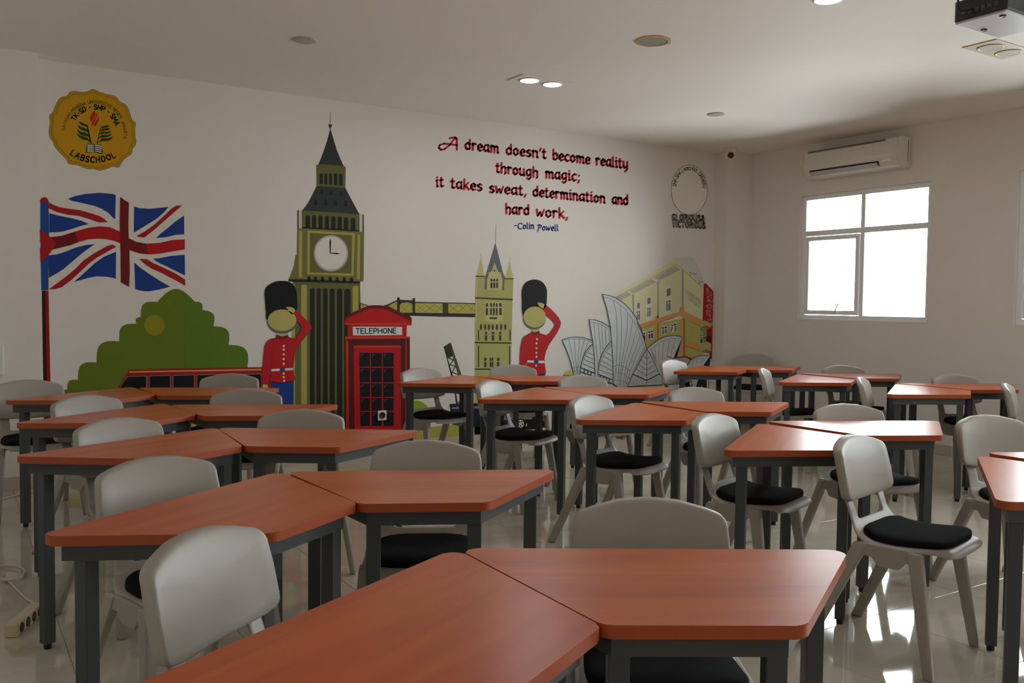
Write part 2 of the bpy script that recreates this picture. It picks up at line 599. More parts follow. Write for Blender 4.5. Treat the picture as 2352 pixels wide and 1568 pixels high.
def make_chair():
    root = empty('classroom_chair')
    # backrest panel, slightly hollow towards the sitter, with thick side flanges
    raw = [(-.200, .770), (-.150, .786), (-.08, .802), (0, .808), (.08, .802), (.150, .786), (.200, .770),
           (.207, .68), (.208, .590), (.150, .577), (.07, .572), (0, .571), (-.07, .572), (-.150, .577), (-.208, .590), (-.207, .68)]
    ol = []
    n = len(raw)
    for i, p in enumerate(raw):
        if i in (0, 6, 8, 14):
            a, b = Vector(raw[i - 1]), Vector(raw[(i + 1) % n])
            pv = Vector(p)
            r = .024
            s = pv + (a - pv).normalized() * r
            e = pv + (b - pv).normalized() * r
            for t in (0, .25, .5, .75, 1):
                ol.append((s * (1 - t) ** 2 + pv * 2 * t * (1 - t) + e * t * t))
        else:
            ol.append(Vector(p))
            q = Vector(raw[(i + 1) % n])
            if (i + 1) % n not in (0, 6, 8, 14): ol.append((Vector(p) + q) / 2)
    def back(u, v, d):
        y = .138 + (v - .58) * 0.21 + .012 * max(0, (v - .74)) / .07
        y += -.024 * (abs(u) / .2) ** 2.2 + d
        return (u, y, v)
    bm = slab(ol, (0, .69), [(.010, 0.000), (.003, .002), (0, .008), (0, .034), (.004, .038), (.014, .038)], back, (1, .86, .62, .32))
    obj('backrest', bm, CHAIR, root, True)
    # seat shell with waist and hand slot
    bm = bmesh.new()
    rows = 27
    cols = [-1, -.93, -.8, -.66, -.5, -.33, -.16, 0, .16, .33, .5, .66, .8, .93, 1]
    L = ARC[-1]
    g = []
    for i in range(rows + 1):
        s = L * i / rows
        hwid = half_w(s)
        r_ = []
        for c in cols:
            ed = abs(c)
            on_seat = min(1, max(0, (s - .15) / .06))
            d = (-.020 * max(0, (ed - .86) / .14) ** 1.6) * on_seat + .005 * (ed ** 4) * on_seat
            fs = s
            if s > L * .86: fs = s - .018 * (ed ** 4)
            up = 0.0       # neck curved round the back
            r_.append(bm.verts.new(seat_pt(fs, c * hwid, d + up)))
        g.append(r_)
    for i in range(rows):
        s0, s1 = L * i / rows, L * (i + 1) / rows
        for j in range(len(cols) - 1):
            if s1 < .118 and abs((cols[j] + cols[j + 1]) / 2) < .64: continue
            bm.faces.new((g[i][j], g[i + 1][j], g[i + 1][j + 1], g[i][j + 1]))
    bmesh.ops.recalc_face_normals(bm, faces=list(bm.faces))
    baked('seat', bm, CHAIR, root, [('SOLIDIFY', dict(thickness=.009, offset=0)), ('SUBSURF', dict(levels=1, render_levels=1))])
    # cushion
    s0, s1 = .150, L - .045
    sm = (s0 + s1) / 2
    pts = []
    for k in range(44):
        th = 2 * PI * k / 44
        cx_, sy_ = math.cos(th), math.sin(th)
        e = 0.42
        u = math.copysign(abs(cx_) ** e, cx_)
        v = math.copysign(abs(sy_) ** e, sy_)
        wv = .187 - .022 * max(0, -v) ** 2
        pts.append((u * wv, sm + v * (s1 - s0) / 2))
    def cmap(u, v, d):
        q = 1 - min(1, max(abs(u) / .187, abs(v - sm) / ((s1 - s0) / 2)))
        dd = d + (.007 * min(1, q * 4) if d > .01 else 0)
        return seat_pt(v, u, dd)
    bm = slab(pts, (0, sm), [(.010, .024), (.003, .021), (0, .014), (0, .006), (.006, .002)], cmap, (1, .8, .55, .3))
    obj('cushion', bm, CUSH, root, True)
    # side rails with webs, and four splayed legs
    for sx in (-1, 1):
        bm = bmesh.new()
        X = sx * .197
        pts = [(.105, .418), (.075, .440), (-.125, .440), (-.150, .418), (-.137, .392), (-.095, .392), (-.070, .362), (.005, .362), (.030, .392), (.085, .392)]
        a = [bm.verts.new((X - .013, y, z)) for y, z in pts]
        b = [bm.verts.new((X + .013, y, z)) for y, z in pts]
        bm.faces.new(a); bm.faces.new(list(reversed(b)))
        for i in range(len(pts)): bm.faces.new((a[i], b[i], b[(i + 1) % len(pts)], a[(i + 1) % len(pts)]))
        bmesh.ops.recalc_face_normals(bm, faces=list(bm.faces))
        bevel(bm, .004, 2)
        obj('side_rail', bm, CHAIR, root)
        bm = bmesh.new()
        leg_bar(bm, (sx * .200, -.128, .437), (sx * .236, -.200, 0), .052, .034, .036, .026)
        bevel(bm, .008, 2)
        obj('leg', bm, CHAIR, root, True)
        bm = bmesh.new()
        leg_bar(bm, (sx * .198, .070, .437), (sx * .232, .272, 0), .058, .030, .046, .026)
        bevel(bm, .008, 2)
        obj('leg', bm, CHAIR, root, True)
    bm = newbox(-.19, .19, -.02, .02, .405, .432, .004)
    obj('cross_rib', bm, CHAIR, root)
    return root


CH_L = {'J2': 'grey plastic chair with black cushion pushed into the far corner',
        'N1': 'grey plastic chair cut by the right edge beside the second window',
        'M1': 'grey plastic chair with black cushion standing free in the front right aisle',
        'K1': 'grey plastic chair seen edge-on, left of the middle window-side pair',
        'E1': 'grey plastic chair cut by left edge, in front of the flagpole mural'}
chair0 = make_chair()
first = True
for k in sorted(CHAIRS):
    x, y, a = CHAIRS[k]
    c = chair0 if first else copy_tree(chair0)
    first = False
    c.location = (x, y, 0)
    c.rotation_euler = (0, 0, math.radians(a))
    lb = CH_L.get(k) or 'grey plastic chair behind the %s desk of %s' % ('left' if k[1] == '1' else 'right', PAIR[k[0]])
    tag(c, lb, 'chair', 'grey classroom chairs')
# ------------------------------------------------------------------ painted mural on the back wall
def wall_xz(px, py):
    """where the wall plane y = 0 is seen at photograph pixel (px, py)"""
    d = FW + RT * ((px - 1176) / F) - UP * ((py - 784) / F)
    t = -CAM.y / d.y
    p = CAM + d * t
    return p.x, p.z


PAINT = {}


def paint(rgb):
    if rgb not in PAINT: PAINT[rgb] = mat('paint %d %d %d' % rgb, rgb, 0.6, 0.25, var=0.05, vscale=9)
    return PAINT[rgb]


def crop(ox, oy, s):
    return lambda pts: [(ox + x / s, oy + y / s) for x, y in pts]


def hull(pts):
    P = sorted(set((round(x, 4), round(y, 4)) for x, y in pts))
    def half(Q):
        h = []
        for p in Q:
            while len(h) > 1 and (h[-1][0] - h[-2][0]) * (p[1] - h[-2][1]) - (h[-1][1] - h[-2][1]) * (p[0] - h[-2][0]) <= 0: h.pop()
            h.append(p)
        return h
    a, b = half(P), half(P[::-1])
    return a[:-1] + b[:-1]


def stroke(pts, wd, asp=1.0, ang=0.0, n=8):
    """brush stroke along pts with an elliptical nib"""
    nib = []
    for k in range(n):
        t = 2 * PI * k / n
        x, y = wd / 2 * math.cos(t), wd / 2 * asp * math.sin(t)
        nib.append((x * math.cos(ang) - y * math.sin(ang), x * math.sin(ang) + y * math.cos(ang)))
    out = []
    if len(pts) == 1: return [[(pts[0][0] + a, pts[0][1] + b) for a, b in nib]]
    for p, q in zip(pts, pts[1:]):
        out.append(hull([(p[0] + a, p[1] + b) for a, b in nib] + [(q[0] + a, q[1] + b) for a, b in nib]))
    return out


def smooth(pts, n=6, closed=True):
    return [(p.x, p.y) for p in cat_rom([(x, y, 0) for x, y in pts], n, closed)]


def ell(cx, cy, rx, ry, n=40):
    return [(cx + rx * math.cos(2 * PI * k / n), cy + ry * math.sin(2 * PI * k / n)) for k in range(n)]


def rrect(x0, y0, x1, y1, r=None, top_only=False):
    """rect with arched top"""
    r = (x1 - x0) / 2 if r is None else r
    c = (x0 + x1) / 2
    top = [(c + r * math.cos(PI + PI * k / 6), y0 + r * 0.8 + r * 0.8 * math.sin(PI + PI * k / 6)) for k in range(7)]
    return top + [(x1, y1), (x0, y1)]


class Mural:
    def __init__(self, name, label, cat, group='figures painted on the back wall'):
        self.items, self.name = [], name
        self.root = empty(name)
        tag(self.root, label, cat, group)

    SPLIT = {'yellow_panel', 'dark_fold', 'pale_gap', 'pale_strip', 'eave', 'pilaster', 'hand', 'post', 'pane', 'balcony', 'balcony_underside', 'orange_column', 'column_shade', 'turret_roof', 'string_course', 'right_glass', 'navy_flank', 'rim', 'pale_edge', 'flame', 'page', 'bead', 'orange_band', 'cable', 'baluster'}


    def add(self, part, rgb, polys, layer=1):
        if part in self.SPLIT and len(polys) > 1:
            for P in polys: self.add(part, rgb, [P], layer)
            return self
        """polys: list of outlines in photograph pixels, painted flat on the wall"""
        self.items.append((part, rgb, polys, layer))
        return self

    def done(self):
        allp = [wall_xz(*p) for it in self.items for poly in it[2] for p in poly]
        cx = (min(p[0] for p in allp) + max(p[0] for p in allp)) / 2
        cz = min(p[1] for p in allp)
        self.root.location = (cx, 0, cz)
        for part, rgb, polys, layer in self.items:
            bm = bmesh.new()
            off = -0.0006 * layer
            for poly in polys:
                v = []
                for p in poly:
                    x, z = wall_xz(*p)
                    co = (x - cx, off, z - cz)
                    if v and (v[-1].co - Vector(co)).length < 1e-5: continue
                    v.append(bm.verts.new(co))
                if len(v) > 2 and (v[0].co - v[-1].co).length < 1e-5: v.pop()
                if len(v) < 3: continue
                f = bm.faces.new(v)
                f.normal_update()
                if f.normal.y > 0: f.normal_flip()
            bmesh.ops.triangulate(bm, faces=list(bm.faces))
            obj(part, bm, paint(rgb), self.root)
        return self.root


# --- lettering: single-stroke glyphs swept with a brush
CAPS = {
    'A': (.7, [[(0, 0), (.35, 1), (.7, 0)], [(.12, .35), (.58, .35)]]),
    'B': (.6, [[(0, 0), (0, 1), (.38, 1), (.52, .88), (.52, .65), (.4, .53), (0, .53)], [(.4, .53), (.58, .4), (.58, .13), (.42, 0), (0, 0)]]),
    'C': (.6, [[(.6, .82), (.45, .98), (.2, .98), (.04, .8), (0, .5), (.04, .2), (.2, .02), (.45, .02), (.6, .18)]]),
    'D': (.6, [[(0, 0), (0, 1), (.3, 1), (.52, .85), (.6, .5), (.52, .15), (.3, 0), (0, 0)]]),
    'E': (.5, [[(.5, 1), (0, 1), (0, 0), (.5, 0)], [(0, .52), (.42, .52)]]),
    'G': (.62, [[(.6, .82), (.45, .98), (.2, .98), (.04, .8), (0, .5), (.04, .2), (.2, .02), (.45, .02), (.6, .18), (.6, .45), (.35, .45)]]),
    'H': (.6, [[(0, 0), (0, 1)], [(.6, 0), (.6, 1)], [(0, .5), (.6, .5)]]),
    'I': (.1, [[(.05, 0), (.05, 1)]]),
    'J': (.45, [[(.45, 1), (.45, .2), (.3, 0), (.12, 0), (0, .18)]]),
    'K': (.6, [[(0, 0), (0, 1)], [(.55, 1), (0, .42)], [(.2, .6), (.6, 0)]]),
    'L': (.5, [[(0, 1), (0, 0), (.5, 0)]]),
    'M': (.75, [[(0, 0), (0, 1), (.375, .35), (.75, 1), (.75, 0)]]),
    'N': (.6, [[(0, 0), (0, 1), (.6, 0), (.6, 1)]]),
    'O': (.66, [[(.33, 1), (.1, .85), (0, .5), (.1, .15), (.33, 0), (.56, .15), (.66, .5), (.56, .85), (.33, 1)]]),
    'P': (.55, [[(0, 0), (0, 1), (.38, 1), (.55, .85), (.55, .6), (.38, .46), (0, .46)]]),
    'R': (.58, [[(0, 0), (0, 1), (.38, 1), (.54, .85), (.54, .62), (.38, .48), (0, .48)], [(.3, .48), (.58, 0)]]),
    'S': (.55, [[(.52, .85), (.38, .99), (.15, .99), (.02, .85), (.04, .64), (.27, .52), (.5, .38), (.53, .16), (.38, .01), (.14, .01), (0, .15)]]),
    'T': (.6, [[(0, 1), (.6, 1)], [(.3, 1), (.3, 0)]]),
    'U': (.6, [[(0, 1), (0, .22), (.15, 0), (.45, 0), (.6, .22), (.6, 1)]]),
    'V': (.65, [[(0, 1), (.325, 0), (.65, 1)]]),
    'Y': (.6, [[(0, 1), (.3, .5), (.6, 1)], [(.3, .5), (.3, 0)]]),
    '&': (.65, [[(.62, 0), (.12, .7), (.14, .9), (.28, 1), (.42, .88), (.36, .68), (.05, .4), (.02, .15), (.2, 0), (.45, .08), (.62, .42)]]),
    '-': (.3, [[(0, .5), (.3, .5)]]),
    ' ': (.3, []),
}
LOW = {
    'a': (.78, [[(.62, .97), (.28, .95), (.08, .7), (.08, .3), (.28, .05), (.62, .35)], [(.62, 1), (.62, .15), (.74, .02)]]),
    'b': (.72, [[(.08, 1.45), (.1, .1), (.35, .02), (.62, .25), (.62, .75), (.4, .97), (.1, .72)]]),
    'c': (.66, [[(.6, .9), (.35, .97), (.1, .72), (.1, .25), (.35, .02), (.6, .15)]]),
    'd': (.78, [[(.62, 1.45), (.62, .08)], [(.62, .75), (.35, .97), (.08, .7), (.08, .25), (.32, .02), (.62, .25)]]),
    'e': (.68, [[(.1, .48), (.58, .56), (.58, .8), (.35, .97), (.1, .72), (.1, .25), (.35, .02), (.6, .15)]]),
    'g': (.78, [[(.62, .97), (.28, .95), (.08, .7), (.08, .35), (.3, .1), (.62, .35)], [(.62, 1), (.62, -.15), (.4, -.42), (.12, -.28)]]),
    'h': (.76, [[(.08, 1.45), (.1, .02)], [(.1, .72), (.4, .97), (.62, .8), (.62, .1), (.54, -.08)]]),
    'i': (.36, [[(.05, .92), (.16, .98), (.16, .05), (.28, .05)], [(.15, 1.34), (.16, 1.38)]]),
    'k': (.72, [[(.08, 1.45), (.1, .02)], [(.56, .97), (.15, .5)], [(.25, .52), (.66, .02)]]),
    'l': (.34, [[(.1, 1.45), (.12, .08), (.24, .02)]]),
    'm': (1.12, [[(.02, .9), (.12, .98), (.12, .02)], [(.12, .75), (.38, .97), (.52, .82), (.52, .02)], [(.52, .75), (.78, .97), (.94, .82), (.94, .1), (1.04, .02)]]),
    'n': (.8, [[(.02, .9), (.12, .98), (.12, .02)], [(.12, .75), (.42, .97), (.62, .8), (.62, .1), (.72, .02)]]),
    'o': (.74, [[(.35, .97), (.1, .75), (.1, .25), (.35, .02), (.6, .25), (.6, .75), (.35, .97)]]),
    'r': (.6, [[(.02, .9), (.12, .98), (.12, .02)], [(.12, .7), (.36, .97), (.54, .84)]]),
    's': (.64, [[(.54, .88), (.32, .97), (.1, .8), (.18, .6), (.48, .45), (.56, .2), (.35, .02), (.08, .12)]]),
    't': (.54, [[(.2, 1.3), (.18, .15), (.34, .02), (.48, .12)], [(0, .95), (.42, .97)]]),
    'u': (.8, [[(.02, .9), (.12, .98), (.12, .2), (.32, .02), (.62, .28)], [(.62, .98), (.62, .1), (.72, .02)]]),
    'w': (.98, [[(.05, .98), (.2, .08), (.45, .62), (.66, .08), (.92, .98)]]),
    'y': (.76, [[(.08, .98), (.1, .3), (.3, .1), (.6, .35)], [(.62, 1), (.62, -.12), (.3, -.42)]]),
    ',': (.3, [[(.18, .14), (.06, -.22)]]), '.': (.2, [[(.08, .04), (.1, .06)]]),
    ';': (.3, [[(.2, .14), (.08, -.22)], [(.18, .8), (.2, .84)]]),
    "'": (.24, [[(.16, 1.4), (.06, 1.05)]]), '-': (.4, [[(0, .5), (.35, .5)]]),
    'C': (1.1, [[(1.05, 1.15), (.7, 1.4), (.3, 1.25), (.08, .7), (.25, .15), (.65, .0), (1.0, .15)]]),
    'P': (1.0, [[(.05, 1.0), (.3, 1.3), (.75, 1.3), (.95, 1.0), (.8, .65), (.5, .5)], [(.5, 1.2), (.3, .2), (.12, -.35)]]),
}


def word(txt, x0, y0, x1, y1, h, nib, font=LOW, asp=1.0, ang=0.0, gap=.12):
    tot = sum(font[c][0] + gap for c in txt) - gap
    out = []
    u = 0.0
    for c in txt:
        wd, st = font[c]
        for s in st:
            P = []
            for a, b in s:
                t = (u + a) / tot
                P.append((x0 + (x1 - x0) * t, y0 + (y1 - y0) * t - b * h))
            out += stroke(P, nib, asp, ang)
        u += wd + gap
    return out


def arc_word(txt, cx, cy, rx, ry, a0, a1, h, nib, font=CAPS, gap=.28, inner=False):
    """letters along an ellipse, a in degrees (0 = right, 90 = top)"""
    tot = sum(font[c][0] + gap for c in txt) - gap
    out = []
    u = 0.0
    for c in txt:
        wd, st = font[c]
        am = math.radians(a0 + (a1 - a0) * (u + wd / 2) / tot)
        n_ = Vector((math.cos(am), -math.sin(am)))
        base = Vector((cx + rx * math.cos(am), cy - ry * math.sin(am)))
        upv = -n_ if inner else n_
        rt = Vector((-upv.y, upv.x))
        for s in st:
            P = []
            for a, b in s:
                q = base + rt * ((a - wd / 2) * h) + upv * ((b - .5) * h)
                P.append((q.x, q.y))
            out += stroke(P, nib)
        u += wd + gap
    return out


def lines(c, L, wd): return [s for P in L for s in stroke(c(P), wd, n=6)]


# ---- flag
c1, c2, c3 = crop(80, 430, 6.033), crop(250, 430, 6.03), crop(80, 180, 2.12)
BLUE, RED, DRED, OFFW = (28, 62, 140), (186, 22, 30), (120, 20, 26), (226, 222, 210)
m = Mural('flag_mural', 'painted waving red white and blue union flag on its pole, far left', 'mural')
m.add('white_field', OFFW, [c1([(190, 190), (330, 175), (470, 158), (600, 110), (740, 85), (900, 75), (1086, 93)]) +
      c2([(100, 108), (160, 133), (275, 212), (350, 262), (430, 290), (560, 298), (700, 285), (830, 270), (940, 255), (1040, 248), (1045, 400), (1052, 800), (1058, 1100), (1060, 1362),
          (960, 1358), (850, 1378), (700, 1415), (560, 1440), (470, 1438), (365, 1410), (280, 1378), (165, 1315), (95, 1268), (50, 1252)]) +
      c1([(980, 1238), (860, 1233), (740, 1255), (540, 1312), (360, 1388), (260, 1415), (190, 1415)])], 1)
for P in ([c1([(460, 160), (560, 120), (700, 92), (900, 76), (1086, 93)]) + c2([(97, 108), (88, 440)]) + c1([(1086, 425), (1020, 355), (920, 295), (830, 258), (750, 240), (600, 205), (520, 190)]),
           c1([(200, 358), (340, 395), (520, 430), (650, 465), (750, 508), (640, 535), (520, 575), (400, 610), (300, 624), (200, 625)]),
           c1([(190, 942), (300, 930), (400, 900), (560, 838), (700, 800), (830, 787), (700, 880), (600, 960), (500, 1045), (400, 1130), (300, 1195), (195, 1255)]),
           c1([(540, 1312), (640, 1225), (740, 1135), (830, 1050), (960, 960), (1086, 908)]) + c2([(100, 895), (97, 1268), (50, 1252)]) + c1([(980, 1238), (860, 1233), (740, 1255)]),
           c2([(350, 265), (430, 290), (560, 298), (700, 285), (830, 270), (760, 350), (680, 420), (600, 475), (500, 535), (345, 630)]),
           c2([(1042, 390), (1045, 650), (920, 660), (800, 690), (650, 703), (720, 640), (820, 560), (920, 475)]),
           c2([(610, 990), (700, 980), (860, 950), (1052, 933), (1055, 1222), (960, 1175), (800, 1095), (680, 1040)]),
           c2([(352, 1040), (430, 1110), (560, 1200), (700, 1290), (850, 1375), (700, 1415), (560, 1440), (470, 1438), (365, 1410)])]):
    m.add('blue_patch', BLUE, [P], 2)
m.add('cross_bar', RED, [c1([(210, 692), (380, 670), (560, 612), (740, 560), (900, 540), (1040, 552), (1086, 572)]) + c2([(145, 610), (275, 705), (380, 755), (520, 780), (700, 770), (880, 730), (1052, 720), (1052, 860),
      (900, 885), (700, 920), (560, 930), (420, 915), (285, 870), (160, 775)]) + c1([(1086, 738), (980, 718), (860, 712), (740, 722), (620, 755), (500, 800), (380, 830), (250, 862)])], 3)
m.add('cross_post', DRED, [c2([(158, 135), (215, 175), (278, 215), (270, 500), (272, 640), (285, 870), (290, 1150), (280, 1378), (220, 1345), (165, 1315), (162, 900), (150, 500)])], 4)
m.add('dark_fold', DRED, [c1([(215, 692), (380, 670), (560, 612), (600, 760), (500, 800), (380, 830), (250, 862)]), c2([(275, 705), (380, 755), (520, 780), (540, 929), (420, 915), (285, 870)])], 4)
for P in ([c1([(190, 205), (250, 240), (340, 275), (480, 298), (620, 315), (780, 360), (900, 400), (960, 435), (1010, 485), (950, 485), (895, 490), (740, 435), (600, 395), (450, 378), (310, 345), (190, 288)]),
           c1([(190, 1412), (260, 1365), (440, 1230), (560, 1130), (680, 1010), (820, 915), (900, 870), (1000, 815), (1060, 795)]) + c2([(60, 795), (103, 825), (20, 868)]) + c1([(1000, 895), (860, 975), (740, 1065), (640, 1160), (500, 1290), (370, 1385), (280, 1412)]),
           c2([(378, 678), (500, 610), (620, 525), (700, 455), (790, 370), (860, 300), (930, 255), (1018, 250), (900, 350), (740, 490), (620, 595), (490, 697), (430, 688)]),
           c2([(420, 992), (520, 992), (620, 1050), (760, 1115), (900, 1180), (1055, 1275), (1060, 1362), (900, 1275), (740, 1190), (600, 1130), (500, 1065)])]):
    m.add('diagonal_stripe', (170, 24, 34), [P], 3)
m.add('pole_top', (32, 76, 150), [c1([(78, 205), (187, 205), (195, 400), (198, 700), (192, 1050), (188, 1424), (90, 1428), (80, 900), (76, 400)])], 2)
m.add('pole_cap', (160, 26, 38), [smooth(c1([(78, 208), (82, 165), (105, 142), (135, 138), (165, 145), (185, 180), (187, 208)]), 4)], 3)
m.add('pole_emblem', (176, 24, 28), [c1([(70, 580), (140, 630), (215, 690), (295, 780), (250, 860), (180, 950), (80, 1045), (68, 850), (118, 795), (75, 770)])], 5)
m.add('pole_shaft', (150, 20, 30), [c3([(48, 1033), (67, 1033), (71, 1250), (76, 1475), (80, 1760), (60, 1760), (57, 1475)])], 2)
m.add('pole_shade_stripe', (52, 22, 20), [c3([(34, 1033), (50, 1033), (58, 1475), (62, 1760), (46, 1760), (41, 1475)])], 2)
m.done()

# ---- round school emblem
e = crop(100, 190, 7.126)
OUT = [(810, 103), (930, 155), (1060, 190), (1160, 215), (1210, 250), (1250, 310), (1330, 345), (1390, 420), (1420, 520), (1450, 600), (1512, 662), (1500, 730), (1502, 860), (1516, 950), (1500, 1030), (1458, 1085), (1450, 1150),
       (1400, 1200), (1310, 1260), (1232, 1382), (1130, 1370), (1060, 1400), (940, 1435), (880, 1430), (820, 1412), (730, 1415), (640, 1385), (560, 1350), (415, 1327), (370, 1250), (270, 1150), (180, 1040), (155, 965), (110, 910), (88, 820),
       (95, 720), (107, 640), (93, 540), (150, 480), (200, 360), (260, 260), (320, 225), (380, 215), (430, 155), (500, 138), (640, 150), (720, 140)]
def scl(P, s, cx=812, cy=775): return [(cx + (x - cx) * s, cy + (y - cy) * s) for x, y in P]
YEL, OLV, DGR = (206, 158, 20), (92, 84, 16), (30, 66, 44)
m = Mural('school_emblem_mural', 'painted yellow scalloped emblem with book, wings and red flame, upper left', 'mural')
for k, (s, col) in enumerate(((1.0, OLV), (.988, (198, 156, 30)), (.955, OLV), (.946, YEL), (.925, OLV), (.916, (204, 150, 14)))):
    m.add('rim' if k < 5 else 'disc', col, [e(smooth(scl(OUT, s), 3))], 1 + k)
m.add('outer_lettering', (84, 100, 34), [e(P) for P in arc_word('YAYASAN PEMBINA UNIVERSITAS NEGERI JAKARTA', 828, 832, 508, 520, 174, -9, 52, 9, gap=.30)], 7)
m.add('inner_lettering', (26, 62, 42), [e(P) for P in arc_word('TK-SD - SMP - SMA', 828, 800, 392, 402, 151, 16, 76, 19, gap=.34)], 7)
m.add('name_lettering', (60, 66, 16), [e(P) for P in arc_word('LABSCHOOL', 838, 640, 622, 622, 233, 301, 92, 23, gap=.34, inner=True)], 7)
m.add('flame', (196, 30, 20), [e(smooth(P, 3)) for P in ([(825, 458), (848, 500), (835, 560), (800, 610), (778, 640), (757, 590), (767, 540), (800, 500)], [(862, 478), (878, 530), (850, 610), (800, 705), (790, 660), (830, 590), (856, 540)], [(893, 530), (905, 590), (880, 660), (830, 716), (826, 685), (862, 620), (886, 575)])], 7)
m.add('wing', DGR, [e(P) for P in ([(575, 632), (650, 660), (705, 688), (728, 740), (690, 720), (620, 698), (588, 668)], [(560, 690), (620, 725), (690, 748), (735, 785), (742, 812), (680, 792), (610, 768), (572, 735)], [(545, 755), (600, 798), (680, 815), (742, 850), (760, 895), (690, 875), (610, 855), (568, 818)],
      [(533, 820), (600, 863), (690, 888), (752, 930), (788, 1000), (720, 945), (640, 930), (578, 892)], [(700, 688), (722, 695), (760, 870), (792, 1002), (778, 1002), (735, 870)])], 7)
m.add('wing', DGR, [e(P) for P in ([(1078, 700), (1000, 705), (950, 715), (922, 755), (960, 742), (1030, 735), (1062, 722)], [(1092, 742), (1010, 745), (950, 757), (915, 802), (960, 787), (1040, 780), (1078, 762)], [(1107, 783), (1040, 803), (950, 800), (910, 850), (960, 838), (1050, 835), (1092, 812)],
      [(1119, 826), (1040, 856), (950, 850), (900, 905), (950, 900), (1050, 890), (1098, 862)], [(1133, 883), (1060, 908), (960, 905), (870, 1000), (940, 955), (1040, 955), (1108, 928)], [(922, 752), (936, 745), (905, 900), (882, 1002), (868, 1002), (895, 880)])], 7)
m.add('book', (40, 46, 40), [e([(722, 995), (832, 1004), (942, 1020), (972, 1145), (940, 1170), (830, 1138), (770, 1138), (692, 1148), (702, 1022)])], 7)
m.add('page', (214, 208, 194), [e(P) for y in (1010, 1042, 1074, 1106) for P in ([(732, y), (822, y + 6), (822, y + 26), (770, y + 22), (712, y + 26), (714, y + 8)], [(838, y + 4), (900, y + 12), (948, y + 28), (952, y + 46), (890, y + 30), (838, y + 22)])], 8)
m.done()

# ---- quotation
q = crop(960, 280, 4.523)
CR = (178, 24, 38)
m = Mural('quotation_lettering', 'red painted quotation of four lines with a blue signature', 'lettering', 'lettering painted on the back wall')
NIB, AS, AN = 27, .66, -.6
rows_ = [[('dream', 488, 283, 842, 325), ("doesn't", 915, 335, 1335, 382), ('become', 1400, 390, 1790, 440), ('reality', 1848, 445, 2182, 488)],
         [('through', 810, 523, 1250, 578), ('magic;', 1325, 582, 1680, 618)],
         [('it', 186, 674, 268, 672), ('takes', 340, 685, 668, 718), ('sweat,', 740, 733, 1128, 765), ('determination', 1194, 770, 1948, 845), ('and', 2016, 850, 2184, 862)],
         [('hard', 910, 952, 1158, 966), ('work,', 1228, 978, 1560, 1005)]]
for r_ in rows_:
    for t_, x0, y0, x1, y1 in r_:
        m.add('word', CR, [q(P) for P in word(t_, x0, y0, x1, y1, 72, NIB, LOW, AS, AN)], 1)
big = [[(330, 168), (385, 160), (402, 175), (404, 288)], [(380, 170), (330, 240), (280, 280), (240, 290), (218, 270), (225, 240), (270, 225), (404, 240)]]
m.add('capital_letter', CR, [q(P) for s in big for P in stroke(s, 26, AS, AN)], 1)
for t_, x0, y0, x1, y1 in (('-', 1003, 1098, 1024, 1098), ('Colin', 1034, 1112, 1208, 1110), ('Powell', 1236, 1124, 1458, 1132)):
    m.add('signature_word', (34, 72, 150), [q(P) for P in word(t_, x0, y0, x1, y1, 44, 15, LOW, AS, AN)], 1)
m.done()

# ---- tree and bus
b = crop(140, 640, 4.9)
m = Mural('tree_mural', 'painted rounded green tree with one yellow spot behind the bus', 'mural')
def lobes(P):
    out = []
    for (x0, y0), (x1, y1) in zip(P, P[1:]):
        mx, my, dx, dy = (x0 + x1) / 2, (y0 + y1) / 2, x1 - x0, y1 - y0
        for k in range(10):
            t = k / 10
            h_ = .345 * math.sin(PI * t)
            out.append((x0 + dx * t + dy * h_, y0 + dy * t - dx * h_))
    out.append(P[-1])
    return out
TP = lobes([(10, 1330), (70, 1245), (192, 1137), (400, 942), (658, 705), (848, 506), (897, 428), (1082, 262), (1508, 258), (1592, 350), (1714, 533), (1887, 742), (2098, 992)])
m.add('crown', (104, 120, 26), [b(TP + [(2098, 1500), (10, 1500)])], 1)
RP = [p for p in TP if p[0] > 1396]
m.add('crown_right_half', (92, 122, 28), [b([(1396, RP[0][1] - 2)] + RP + [(2098, 1500), (1396, 1500)])], 2)
m.add('yellow_spot', (146, 142, 26), [b(ell(1053, 520, 116, 114))], 2)
m.done()
m = Mural('bus_mural', 'painted red bus with black windows between tree and left guard', 'mural')
m.add('body', (168, 20, 28), [b([(600, 1300), (640, 1235), (700, 1130), (765, 1020), (1400, 1005), (2360, 992), (2360, 1680), (560, 1680), (570, 1400)])], 3)
m.add('roof_stripe', (200, 160, 90), [b([(768, 1040), (2262, 1012), (2262, 1030), (770, 1057)])], 4)
wins_ = [[(658, 1300), (662, 1225), (700, 1160), (750, 1096), (968, 1092), (968, 1300)], [(992, 1092), (1234, 1083), (1234, 1300), (990, 1300)], [(1258, 1086), (1503, 1077), (1503, 1300), (1258, 1300)], [(1528, 1078), (1766, 1072), (1766, 1300), (1528, 1300)], [(1790, 1073), (2010, 1068), (2010, 1300), (1790, 1300)], [(2034, 1072), (2256, 1066), (2256, 1300), (2034, 1300)]]
for W_ in wins_:
    m.add('window_trim', (150, 146, 150), [b(W_)], 4)
    cx_ = sum(p[0] for p in W_) / len(W_); cy_ = sum(p[1] for p in W_) / len(W_)
    m.add('window', (14, 14, 18), [b([(cx_ + (x - cx_) * .95, cy_ + (y - cy_) * .95) for x, y in W_])], 5)
for cx_ in (900, 1500, 2050):
    m.add('wheel', (22, 22, 24), [b(ell(cx_, 1660, 90, 90))], 5)
    m.add('hub', (200, 190, 90), [b(ell(cx_, 1660, 45, 45, 24))], 6)
m.done()
